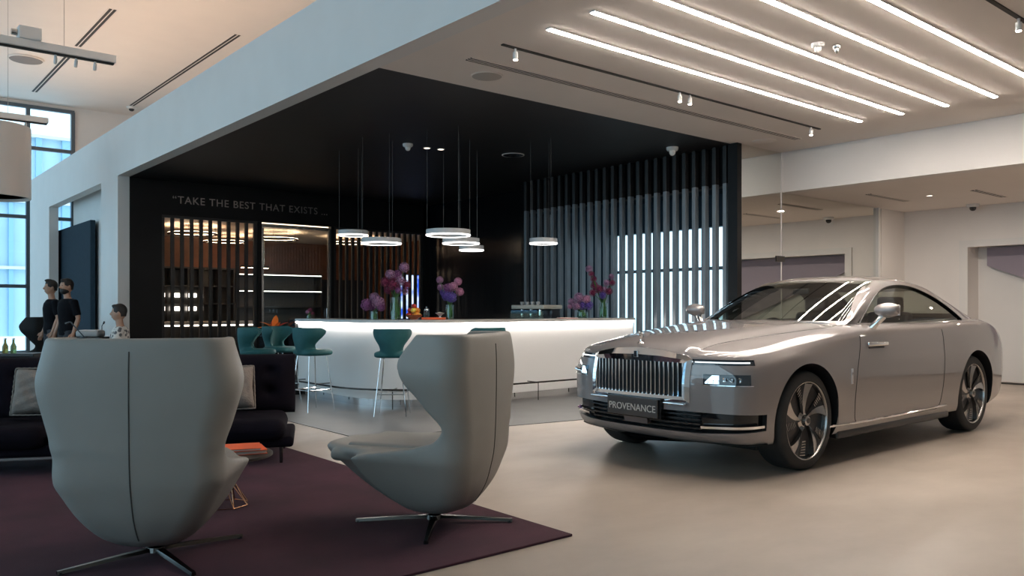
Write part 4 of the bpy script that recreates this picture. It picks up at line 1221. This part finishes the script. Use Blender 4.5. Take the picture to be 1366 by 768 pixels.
def person(label, loc, rz, shirt, beard=False, sit=False, armL=None, armR=None, sleeve=.5, hair=.0):
    t = thing('person', label, 'person', loc, rz)
    dz = -.42 if sit else 0.
    H = lambda x, y, z: (x, y, z + dz)
    def torso(g):
        return [(*H(0, 0, .86), .10 + g, .15 + g), (*H(0, 0, .95), .115 + g, .165 + g), (*H(-.005, 0, 1.06), .105 + g, .145 + g), (*H(0, 0, 1.18), .115 + g, .155 + g), (*H(.0, 0, 1.30), .120 + g, .172 + g), (*H(-.005, 0, 1.38), .108 + g, .175 + g), (*H(-.01, 0, 1.435), .078 + g, .13 + g), (*H(-.01, 0, 1.465), .058 + g, .07 + g)]
    arms = {}
    for s, a in ((1, armL), (-1, armR)):
        sh = Vector(H(-.01, s * .175, 1.40))
        el, wr = a if a else ((-.03, s * .235, 1.13), (.06, s * .245, .90))
        arms[s] = (sh, Vector(H(*el)), Vector(H(*wr)))
    legs = {}
    for s in (1, -1):
        if sit: legs[s] = [Vector((0, s * .09, .50)), Vector((.42, s * .12, .50)), Vector((.40, s * .12, .08)), Vector((.54, s * .13, .04))]
        else: legs[s] = [Vector((0, s * .085, .90)), Vector((.02, s * .10, .50)), Vector((-.02, s * .10, .09)), Vector((.12, s * .12, .035))]
    b = MB(); oval(b, torso(-.006))
    b.tube([H(-.01, 0, 1.40), H(0, 0, 1.48), H(.012, 0, 1.56)], [.06, .054, .052], 14)          # neck
    for s in (1, -1):
        sh, el, wr = arms[s]
        b.tube([sh + Vector((0, -s * .05, .0)), sh, sh.lerp(el, .5), el], [.05, .052, .044, .036], 12); b.tube([el, el.lerp(wr, .35), wr], [.037, .038, .026], 12)
        d = (wr - el).normalized(); pe = Vector((1, 0, 0)) - d * d.x; pe.normalize()
        palm = wr + d * .05
        b.tube([wr, palm, wr + d * .095], [.026, .036, .030], 10)
        for k in range(4):
            o = pe * (.027 - .018 * k); ln = (.068, .078, .072, .056)[k]; inw = Vector((0, -s, 0)) * .02
            b.tube([wr + d * .08 + o, wr + d * (.095 + ln * .5) + o, wr + d * (.095 + ln) + o + inw], [.010, .0092, .008], 8)
        b.tube([wr + d * .025 + pe * .02, wr + d * .06 + pe * .052, wr + d * .10 + pe * .058], [.013, .011, .009], 8)
        L = legs[s]; b.tube([L[0], L[0].lerp(L[1], .5), L[1], L[1].lerp(L[2], .35), L[2]], [.085, .073, .052, .052, .036], 12); b.tube([L[2], L[3]], [.036, .028], 10)
    # head with face
    hc = Vector(H(.015, 0, 1.655))
    b.ball(hc, .1, 24, (.98, .78, 1.16)); b.ball(hc + Vector((.018, 0, -.058)), .068, 18, (1.05, .86, .95))
    b.tube([hc + Vector((.092, 0, .015)), hc + Vector((.112, 0, -.022)), hc + Vector((.098, 0, -.034))], [.009, .015, .013], 8)
    b.tube([hc + Vector((.088, -.022, -.062)), hc + Vector((.094, 0, -.064)), hc + Vector((.088, .022, -.062))], [.006, .009, .006], 8)
    for s in (1, -1):
        b.ball(hc + Vector((-.005, s * .080, -.008)), .03, 10, (.6, .35, 1)); b.ball(hc + Vector((.078, s * .032, .030)), .018, 8, (.7, 1.1, .5))
    o = soft(b, 'body', SKN, t, .0085, 3)
    for s in (1, -1):
        MB().ball(hc + Vector((.0865, s * .031, .010)), .0085, 10, (.7, 1.3, .7)).build('eye', M['darkplastic'], t, smooth=60)
    # hair cap
    hb = MB(); hb.ball(hc + Vector((-.012, 0, .030)), .104, 24, (1.0, .82, 1.02)); hb.ball(hc + Vector((-.045, 0, -.02)), .075, 16, (.8, .98, 1.0)); hb.ball(hc + Vector((.03, 0, .098 + hair)), .05, 14, (1.35, 1.1, .55))
    hm = soft(hb, 'hair', HAIR, t, .008, 2)
    c = MB().box((hc.x + .062, hc.y - .2, hc.z - .3), (hc.x + .3, hc.y + .2, hc.z + .062)); c = c.build('cutter', HAIR); c.location = (0, 0, 0)
    hm.parent = None; boolean(hm, c)
    c = MB().box((hc.x - .3, hc.y - .2, hc.z - .3), (hc.x + .3, hc.y + .2, hc.z - .055)).build('cutter', HAIR); boolean(hm, c); hm.parent = t
    if beard:
        bb = MB(); bb.ball(hc + Vector((.028, 0, -.072)), .072, 18, (1.06, .92, .86)); bm_ = soft(bb, 'beard', HAIR, t, .007, 2)
        bm_.parent = None; c = MB().box((hc.x - .3, -.3, hc.z - .042), (hc.x + .3, .3, hc.z + .3)).build('cutter', HAIR); boolean(bm_, c); bm_.parent = t
    # clothes
    b = MB(); oval(b, torso(.014)[:-1] + [(*H(-.008, 0, 1.455), .072, .085)])
    for s in (1, -1):
        sh, el, wr = arms[s]; e = sh.lerp(el, min(1, sleeve * 1.6)) if sleeve < .9 else el
        P_ = [sh + Vector((0, -s * .07, .0)), sh, sh.lerp(el, .45), e]
        b.tube(P_, [.062, .066, .060, .057], 14)
        if sleeve >= .9: b.tube([el, el.lerp(wr, .9)], [.052, .042], 12)
    soft(b, 'shirt', shirt, t, .011, 3)
    b = MB(); oval(b, [(*H(0, 0, .84), .10, .15), (*H(0, 0, .92), .125, .178), (*H(0, 0, 1.0), .120, .168)])
    for s in (1, -1):
        L = legs[s]; b.tube([L[0] + Vector((0, 0, .03)), L[0].lerp(L[1], .5), L[1], L[1].lerp(L[2], .5), L[2]], [.10, .088, .072, .064, .056], 14)
    soft(b, 'trousers', JEAN, t, .013, 3)
    for s in (1, -1):
        L = legs[s]; x, y = L[2].x, L[2].y; b = MB(); rows = []
        for u, w, h in ((-.09, .02, .04), (-.075, .036, .075), (0, .043, .085), (.09, .05, .062), (.17, .044, .045), (.205, .02, .03)):
            rows.append([(x + u, y + w * math.cos(a), max(.002, .5 * h + .5 * h * math.sin(a))) for a in [2 * math.pi * k / 12 for k in range(12)]])
        b.grid(rows, closed_u=True, cap0=True, cap1=True); b.build('shoe', SHO, t, smooth=50)
    return t
person('standing man in a black polo shirt facing left, the left one of the two', (*atd(69, 0, 14.0)[:2], 0), R(186), BLK, hair=.02)
person('standing bearded man in a black T-shirt with bare forearm, the right one of the two', (*atd(90, 0, 13.3)[:2], 0), R(198), BLK, beard=True, armL=((-.05, .23, 1.13), (.04, .24, .90)))
sp_ = atd(160, 0, 12.0)
person('seated man in a patterned white shirt behind the left grey wing chair', (sp_[0], sp_[1], 0), R(160), patterned(), sit=True, armL=((.06, .24, 1.16), (.24, .16, 1.04)), armR=((.06, -.24, 1.16), (.24, -.16, 1.04)), sleeve=.6)
t = thing('ottoman', 'low round black ottoman carrying the seated man', 'stool', (sp_[0], sp_[1], 0))
MB().lathe([(0, .05), (.24, .05), (.26, .07), (.265, .34), (.24, .385), (0, .39)], 40).build('seat', M['leatherb'], t, smooth=50)
MB().lathe([(0, 0), (.20, 0), (.20, .05), (0, .05)], 32).build('base', M['darkmetal'], t)
# desk with terminal and microphone stand between the men
dx, dy, _ = atd(121, 0, 12.3)
t = thing('high_desk', 'small dark desk between the standing and seated men', 'desk', (dx, dy, 0), R(-40))
MB().box((-.26, -.24, .83), (.26, .24, .87), bev=.006).build('desktop', M['findark'], t)
for sx in (-.22, .22):
    for sy in (-.20, .20): MB().box((sx - .02, sy - .02, 0), (sx + .02, sy + .02, .83)).build('leg', M['findark'], t)
t = thing('desk_terminal', 'pale grey rounded terminal box standing on the small desk', 'device', (dx, dy, .87), R(-40))
MB().box((-.17, -.12, 0), (.17, .12, .10), bev=.03).build('body', mat('grey_plastic', (.35, .35, .35), .5), t, smooth=40)
MB().box((-.13, -.09, .098), (.13, .09, .106), bev=.003).build('lid', M['plastic'], t)
t = thing('desk_lamp', 'slim black desk lamp with slanting arm leaning towards the bearded man', 'lamp', (*atd(112, 0, 12.1)[:2], .87), R(-40))
b = MB().lathe([(0, 0), (.05, 0), (.05, .01), (0, .012)], 20).build('base', M['darkplastic'], t)
MB().tube([(0, 0, .01), (-.20, 0, .23)], .009, 8).build('arm', M['darkplastic'], t); MB().tube([(-.20, 0, .23), (-.27, 0, .20)], [.012, .022], 10).build('lamp_head', M['darkplastic'], t)
t = thing('microphone', 'tiny black gooseneck microphone on the small desk', 'microphone', (*atd(136, 0, 12.45)[:2], .87))
MB().lathe([(0, 0), (.03, 0), (.03, .012), (0, .014)], 16).build('base', M['darkplastic'], t); MB().tube([(0, 0, .01), (0, 0, .16), (.02, 0, .20)], .006, 8).build('stem', M['darkplastic'], t); MB().tube([(.02, 0, .19), (.035, 0, .23)], .013, 8).build('capsule', M['darkplastic'], t)
# console with bottles at the far left
cx, cy, _ = atd(10, 0, 8.6)
t = thing('console_table', 'narrow dark console table behind the sofa at the left edge', 'table', (cx, cy, 0), R(-38))
MB().box((-.35, -.15, .80), (.35, .15, .83), bev=.005).build('tabletop', M['findark'], t)
for sx in (-.32, .32): MB().box((sx - .015, -.14, 0), (sx + .015, .14, .80)).build('side_panel', M['findark'], t)
for px, c, lab in ((7, (.55, .45, .12), 'small amber glass bottle on the console at the left edge'), (18, (.35, .5, .2), 'small green glass bottle beside the amber one on the console')):
    t = thing('bottle', lab, 'bottle', (*atd(px, 0, 8.6)[:2], .83), group='glass bottles on the console')
    MB().lathe([(0, 0), (.026, 0), (.028, .005), (.028, .07), (.012, .105), (.011, .14), (0, .14)], 20).build('body', mat('bottle_glass', c, .1, trans=.7, ior=1.4), t, smooth=50)
    MB().cyl((0, 0, .14), (0, 0, .155), .013, 12).build('cap', M['steel'], t)

# ---------------------------------------------------------------- things on the bar
ZB = 1.147
GRN = mat('stem_green', (.05, .14, .03), .6)
VG = glassmat('vase_glass', (.88, .95, .90), .06)
WAT = glassmat('vase_water', (.70, .86, .68), .02)
PUR = [mat('allium_purple', (.22, .07, .20), .7, noise=.3, nscale=60), mat('allium_mauve', (.30, .15, .26), .7, noise=.3, nscale=60), mat('orchid_crimson', (.18, .015, .06), .6, noise=.3, nscale=60), mat('delphinium_violet', (.11, .06, .30), .7, noise=.3, nscale=60), mat('carnation_pink', (.46, .20, .32), .7, noise=.3, nscale=60)]
def bloom(r, seed, n=70):
    b = MB(); rr = random.Random(seed)
    b.ball((0, 0, 0), r * .62, 10)
    for k in range(n):
        z = 1 - 2 * (k + .5) / n; a = k * 2.39996; q = math.sqrt(1 - z * z); d = Vector((q * math.cos(a), q * math.sin(a), z))
        u = d.orthogonal().normalized(); w = d.cross(u); c = d * r * rr.uniform(.80, .95); s = r * .20
        for j in range(4):
            an = j * math.pi / 2 + rr.random(); e = u * math.cos(an) + w * math.sin(an); f = d.cross(e)
            b.face([c - d * s * .5, c + e * s * .6 + f * s * .35, c + e * s * 1.1 + d * s * .5, c + e * s * .6 - f * s * .35])
    return b
def arrangement(label, px, dist, vr, vh, heads, tint_in=True):
    x, y, _ = atd(px, 0, dist)
    t = thing('flower_arrangement', label, 'flowers', (x, y, ZB), group='flower arrangements on the bar')
    v = MB().lathe([(0, 0), (vr, 0), (vr, vh), (vr - .004, vh), (vr - .004, .008), (0, .008)], 28).build('vase', VG, t, smooth=40)
    MB().lathe([(0, .009), (vr - .006, .009), (vr - .006, vh * .75), (0, vh * .75)], 24).build('water', WAT, t, smooth=40)
    rv = Vector((.7672, -.6414, 0)); fw = Vector((.6414, .7672, 0))
    for i, (hx, hz, r, ci) in enumerate(heads):     # hx right of the vase, hz above the bar top
        dep = (rnd.random() - .5) * .22
        p = rv * hx + fw * dep + Vector((0, 0, hz))
        q = rv * (hx * .15) + fw * dep * .1 + Vector((0, 0, vh)); bt = rv * (-hx * .15) * .5 + Vector((0, 0, .012))
        bt = Vector((max(-vr * .6, min(vr * .6, bt.x)), max(-vr * .6, min(vr * .6, bt.y)), .012))
        MB().tube(catmull([bt, q, p], 9), .0045, 6).build('stem', GRN, t, smooth=60)
        o = bloom(r, i + int(px)).build('flower_head', PUR[ci], t); o.location = p
    lf = MB()
    for k in range(9):
        a = k * 2.4; c = Vector((math.cos(a), math.sin(a), 0)) * vr * .55
        lf.face([c + Vector((0, 0, .02)), c * .9 + Vector((.012, 0, vh * .5)), c * .6 + Vector((0, 0, vh * .95)), c * .9 + Vector((-.012, .01, vh * .5))])
    lf.build('leaves', GRN, t)
arrangement('low glass vase of round purple alliums, leftmost of the arrangements on the bar', 499, 11.0, .05, .11, [(-.09, .20, .085, 0), (.07, .23, .09, 1), (.0, .30, .07, 1), (.11, .17, .06, 0), (-.02, .17, .06, 0)])
arrangement('tall glass vase of purple alliums and crimson blooms, the tallest on the bar', 528, 11.0, .075, .30, [(.12, .70, .072, 1), (-.06, .60, .07, 1), (.02, .60, .07, 0), (-.12, .50, .07, 2), (.14, .47, .07, 2), (-.02, .48, .085, 2), (.07, .52, .07, 1), (-.10, .40, .06, 2), (.12, .38, .05, 1), (.05, .40, .055, 0)])
arrangement('glass vase with pink and violet blooms standing alone in the middle of the bar', 600, 11.2, .055, .20, [(-.13, .54, .05, 1), (.11, .52, .058, 4), (.13, .38, .06, 4), (-.02, .42, .08, 0), (.05, .45, .065, 4), (-.08, .38, .07, 3), (.03, .30, .075, 3), (-.13, .44, .05, 1), (-.04, .32, .07, 3)])
arrangement('clear vase with tall crimson orchid spikes at the right end of the bar', 805, 13.1, .065, .24, [(-.24, .78, .06, 1), (-.20, .70, .05, 2), (-.16, .62, .055, 2), (-.14, .52, .065, 2), (-.08, .46, .07, 2), (.06, .56, .06, 1), (.13, .66, .05, 1), (.14, .56, .05, 2), (.02, .44, .065, 1), (-.02, .36, .06, 3), (.08, .42, .06, 2), (-.18, .40, .06, 2)])
arrangement('low square vase of violet and mauve blooms beside the orchid spikes', 777, 12.9, .085, .10, [(-.17, .26, .06, 1), (-.06, .32, .085, 1), (.06, .30, .07, 4), (0, .20, .085, 3), (.10, .20, .075, 3), (-.10, .19, .07, 1), (-.19, .18, .045, 4)])
arrangement('tiny glass of red blossoms near the left end of the bar', 412, 11.7, .03, .05, [(-.03, .10, .03, 4), (.03, .13, .032, 2), (.05, .08, .025, 2)])
# fruit bowl
x, y, _ = atd(552, 0, 11.1)
t = thing('fruit_bowl', 'shallow dark bowl heaped with oranges and lemons by the tall vase', 'bowl', (x, y, ZB))
MB().lathe([(0, .0), (.05, 0), (.05, .008), (.10, .04), (.115, .065), (.110, .065), (.09, .04), (0, .014)], 32).build('bowl', mat('terracotta_bowl', (.30, .08, .03), .4), t, smooth=50)
ORA = mat('orange_peel', (.80, .28, .03), .45, bump=.2, bscale=200); LEM = mat('lemon_peel', (.80, .60, .08), .45, bump=.2, bscale=200); APP = mat('apple_red', (.50, .03, .02), .3)
spots_ = [(.0, 0, .055), (.07, 0, .065), (-.07, .01, .065), (0, .07, .065), (0, -.07, .065), (.035, .04, .125), (-.04, .03, .125), (-.03, -.04, .125), (.04, -.035, .125), (0, 0, .18)]
names = ['orange', 'lemon', 'apple']; ordn = ['under the heap', 'at the right rim', 'at the left rim', 'at the back rim', 'at the front rim', 'in the second layer, back right', 'in the second layer, back left', 'in the second layer, front left', 'in the second layer, front right', 'on the very top']
for i, (a, b_, c) in enumerate(spots_):
    k = (0, 1, 2, 0, 0, 1, 2, 1, 0, 2)[i]
    ft = thing(names[k], '%s in the fruit bowl on the bar, %s' % (('bright orange', 'yellow lemon', 'red apple')[k], ordn[i]), 'fruit', (x + a, y + b_, ZB + c), group='fruit in the bowl')
    MB().ball((0, 0, 0), .037, 18, ((1, 1, .96), (1.15, .9, .9), (1, 1, .92))[k]).build('flesh', (ORA, LEM, APP)[k], ft, smooth=70)
    MB().cyl((0, 0, .032), (0, 0, .040), .003, 6).build('stalk', GRN, ft)
x, y, _ = atd(579, 0, 11.2)
t = thing('serving_tray', 'flat orange serving tray on the bar between fruit and pink flowers', 'tray', (x, y, ZB), R(-38))
MB().box((-.16, -.11, 0), (.16, .11, .012), bev=.004).build('base', ORG, t); b = MB(); b.box((-.16, -.11, .012), (.16, -.10, .028)); b.box((-.16, .10, .012), (.16, .11, .028)); b.box((-.16, -.10, .012), (-.15, .10, .028)); b.box((.15, -.10, .012), (.16, .10, .028)); b.build('rim', ORG, t)
x, y, _ = atd(587, 0, 11.2)
t = thing('footed_bowl', 'small white footed bowl standing on the orange tray', 'bowl', (x, y, ZB + .013))
MB().lathe([(0, 0), (.025, 0), (.022, .01), (.012, .03), (.03, .05), (.065, .075), (.062, .078), (.03, .058), (0, .052)], 28).build('bowl', RW, t, smooth=50)
MB().lathe([(0, .066), (.046, .066), (.03, .085), (0, .09)], 20).build('filling', mat('cream_filling', (.7, .6, .45), .7), t, smooth=50)
x, y, _ = atd(569, 0, 11.25)
t = thing('glass_jar', 'tall clear glass with lid standing behind the orange tray', 'jar', (x, y, ZB + .013))
MB().lathe([(0, 0), (.035, 0), (.04, .01), (.042, .08), (.03, .11), (.028, .11), (.039, .08), (.037, .012), (0, .01)], 28).build('body', VG, t, smooth=50); MB().lathe([(0, .11), (.034, .11), (.03, .13), (.008, .14), (.008, .16), (0, .162)], 20).build('lid', M['steel'], t, smooth=50)
x, y, _ = atd(757, 0, 12.7)
t = thing('menu_card', 'flat coral red menu folder lying on the bar near the low square vase', 'menu', (x, y, ZB), R(-30))
MB().box((-.15, -.10, 0), (.15, .10, .004)).build('cover', mat('coral_card', (.75, .10, .08), .5), t); MB().box((-.145, -.095, .004), (.145, .095, .010)).build('pages', PAG, t)
# coffee machine and glasses on the rear unit
bz = .957
t = thing('coffee_machine', 'espresso machine with cream top panel behind the bar, left of the slats', 'coffee machine', (9.55, 10.75, bz), R(-90))
MB().box((-.42, -.22, .06), (.42, .22, .16), bev=.012).build('base', M['steel'], t, smooth=40); MB().box((-.40, -.0, .16), (.40, .20, .34), bev=.01).build('boiler_housing', M['darkplastic'], t, smooth=40)
MB().box((-.43, -.22, .33), (.43, .22, .40), bev=.012).build('top_panel', mat('cream_panel', (.60, .54, .45), .4), t, smooth=40)
for sx in (-.36, .36):
    for sy in (-.16, .16): MB().cyl((sx, sy, 0), (sx, sy, .07), .02, 10).build('foot', M['darkplastic'], t)
for k in (-.24, .0, .24):
    g_ = MB().lathe([(0, .19), (.035, .19), (.038, .26), (.03, .33), (0, .33)], 20, c=(k, -.12, 0)).build('group_head', CHR, t, smooth=40); MB().tube([(k, -.14, .205), (k, -.27, .20)], [.010, .013], 8).build('portafilter', M['darkplastic'], g_)
def tumbler(label, x, y, z, group):
    t = thing('glass', label, 'glass', (x, y, z), group=group)
    MB().lathe([(0, 0), (.030, 0), (.038, .11), (.036, .11), (.028, .006), (0, .006)], 18).build('bowl', VG, t, smooth=50); return t
wds = ['nearest the coffee machine', 'second from the coffee machine', 'third from the coffee machine', 'fourth from the coffee machine', 'fifth from the coffee machine', 'sixth, farthest from the coffee machine']
for k in range(6): tumbler('clear tumbler on the rear unit, ' + wds[k], 9.36, 11.27 + .085 * k, bz, 'tumblers on the rear unit')
for k in range(4):
    c_ = thing('cup', 'small white cup warming on top of the espresso machine, ' + ['leftmost', 'second from the left', 'third from the left', 'rightmost'][k], 'cup', (9.50, 11.08 - .14 * k, bz + .402), group='cups on the espresso machine')
    MB().lathe([(0, 0), (.022, 0), (.036, .055), (.033, .055), (.02, .006), (0, .006)], 18).build('bowl', RW, c_, smooth=50); MB().tube([(.032, 0, .045), (.052, 0, .04), (.050, 0, .02), (.028, 0, .015)], .004, 6).build('handle', RW, c_)
# low trolley with blue bottles between bar and rear unit
t = thing('bottle_crate', 'clear crate with blue lining on the bar behind the counter edge', 'crate', (*atd(702, 0, 12.0)[:2], ZB), R(-35))
b = MB(); b.box((-.24, -.10, 0), (.24, .10, .01)); 
for a in (-.235, .235): b.box((a - .005, -.10, .01), (a + .005, .10, .11))
for a in (-.095, .095): b.box((-.24, a - .005, .01), (.24, a + .005, .11))
b.build('tray', VG, t); MB().box((-.22, -.085, .075), (.16, .085, .125), bev=.02).build('blue_cloth', mat('blue_cloth', (.02, .09, .19), .7, noise=.3, nscale=30), t)
# pedestal with an orange tropical arrangement past the left end of the bar
x, y, _ = atd(366, 0, 12.6)
t = thing('flower_pedestal', 'black pedestal beyond the left end of the bar', 'pedestal', (x, y, .006))
MB().box((-.17, -.17, 0), (.17, .17, .86), bev=.006).build('column', CG, t); MB().box((-.19, -.19, .86), (.19, .19, .88), bev=.004).build('plinth_top', CG, t)
t = thing('flower_arrangement', 'spreading orange and red tropical leaves behind the teal stools', 'flowers', (x, y, .887))
MB().lathe([(0, 0), (.06, 0), (.09, .06), (.07, .12), (.06, .12), (.07, .06), (0, .02)], 24).build('vase', CG, t, smooth=50)
rv = Vector((.7672, -.6414, 0)); fw = Vector((.6414, .7672, 0))
REDL = mat('red_leaf', (.60, .05, .02), .5); ORL = mat('orange_leaf', (.85, .22, .04), .5)
for k in range(14):
    a = -1.35 + 2.7 * k / 13; l = .22 + .12 * ((k * 7) % 5) / 4; d = rv * math.sin(a) + fw * .3 * math.cos(k * 2.1) + Vector((0, 0, .55 * math.cos(a) ** 2 + .12)); d.normalize()
    w = d.cross(Vector((0, 0, 1)).cross(d)).normalized() * .04; p0 = Vector((0, 0, .08)); b = MB(); rows = []
    for i in range(7):
        u = i / 6; c = p0 + d * l * u + Vector((0, 0, -.10 * u * u)); hw = math.sin(math.pi * (.08 + .9 * u)) ; s2 = d.cross(w).normalized() * .05
        rows.append([c - s2 * hw, c + w * .35 * hw, c + s2 * hw, c - w * .12 * hw])
    b.grid(rows, closed_u=True, cap0=True, cap1=True); b.build('leaf', ORL if k % 3 else REDL, t, smooth=50)
# bright display screen in the lounge, seen through the right slats
t = thing('display_screen', 'upright blue and white glowing screen in the lounge seen between the right slats', 'screen', (11.5, 17.8, .12))
MB().box((-.42, 0, .9), (.42, .05, 2.05), bev=.006).build('bezel', M['darkplastic'], t)
m = bpy.data.materials.new('screen_image'); m.use_nodes = True; nt = m.node_tree; nt.nodes.remove(nt.nodes['Principled BSDF'])
e = nt.nodes.new('ShaderNodeEmission'); tc = nt.nodes.new('ShaderNodeTexCoord'); w = nt.nodes.new('ShaderNodeTexNoise'); w.inputs['Scale'].default_value = 2.5; cr = nt.nodes.new('ShaderNodeValToRGB')
cr.color_ramp.elements[0].color = (.02, .08, .55, 1); cr.color_ramp.elements[1].color = (.55, .7, 1, 1); cr.color_ramp.elements[0].position = .4; cr.color_ramp.elements[1].position = .55
nt.links.new(tc.outputs['Object'], w.inputs['Vector']); nt.links.new(w.outputs['Fac'], cr.inputs[0]); nt.links.new(cr.outputs[0], e.inputs[0]); e.inputs[1].default_value = .9
nt.links.new(e.outputs[0], nt.nodes['Material Output'].inputs[0])
MB().box((-.40, -.004, .92), (.40, 0, 2.03)).build('panel', m, t); MB().box((-.25, -.1, -.12), (.25, .15, -.10)).build('base', M['darkplastic'], t); MB().box((-.04, .0, -.10), (.04, .05, .9)).build('stand', M['darkplastic'], t)
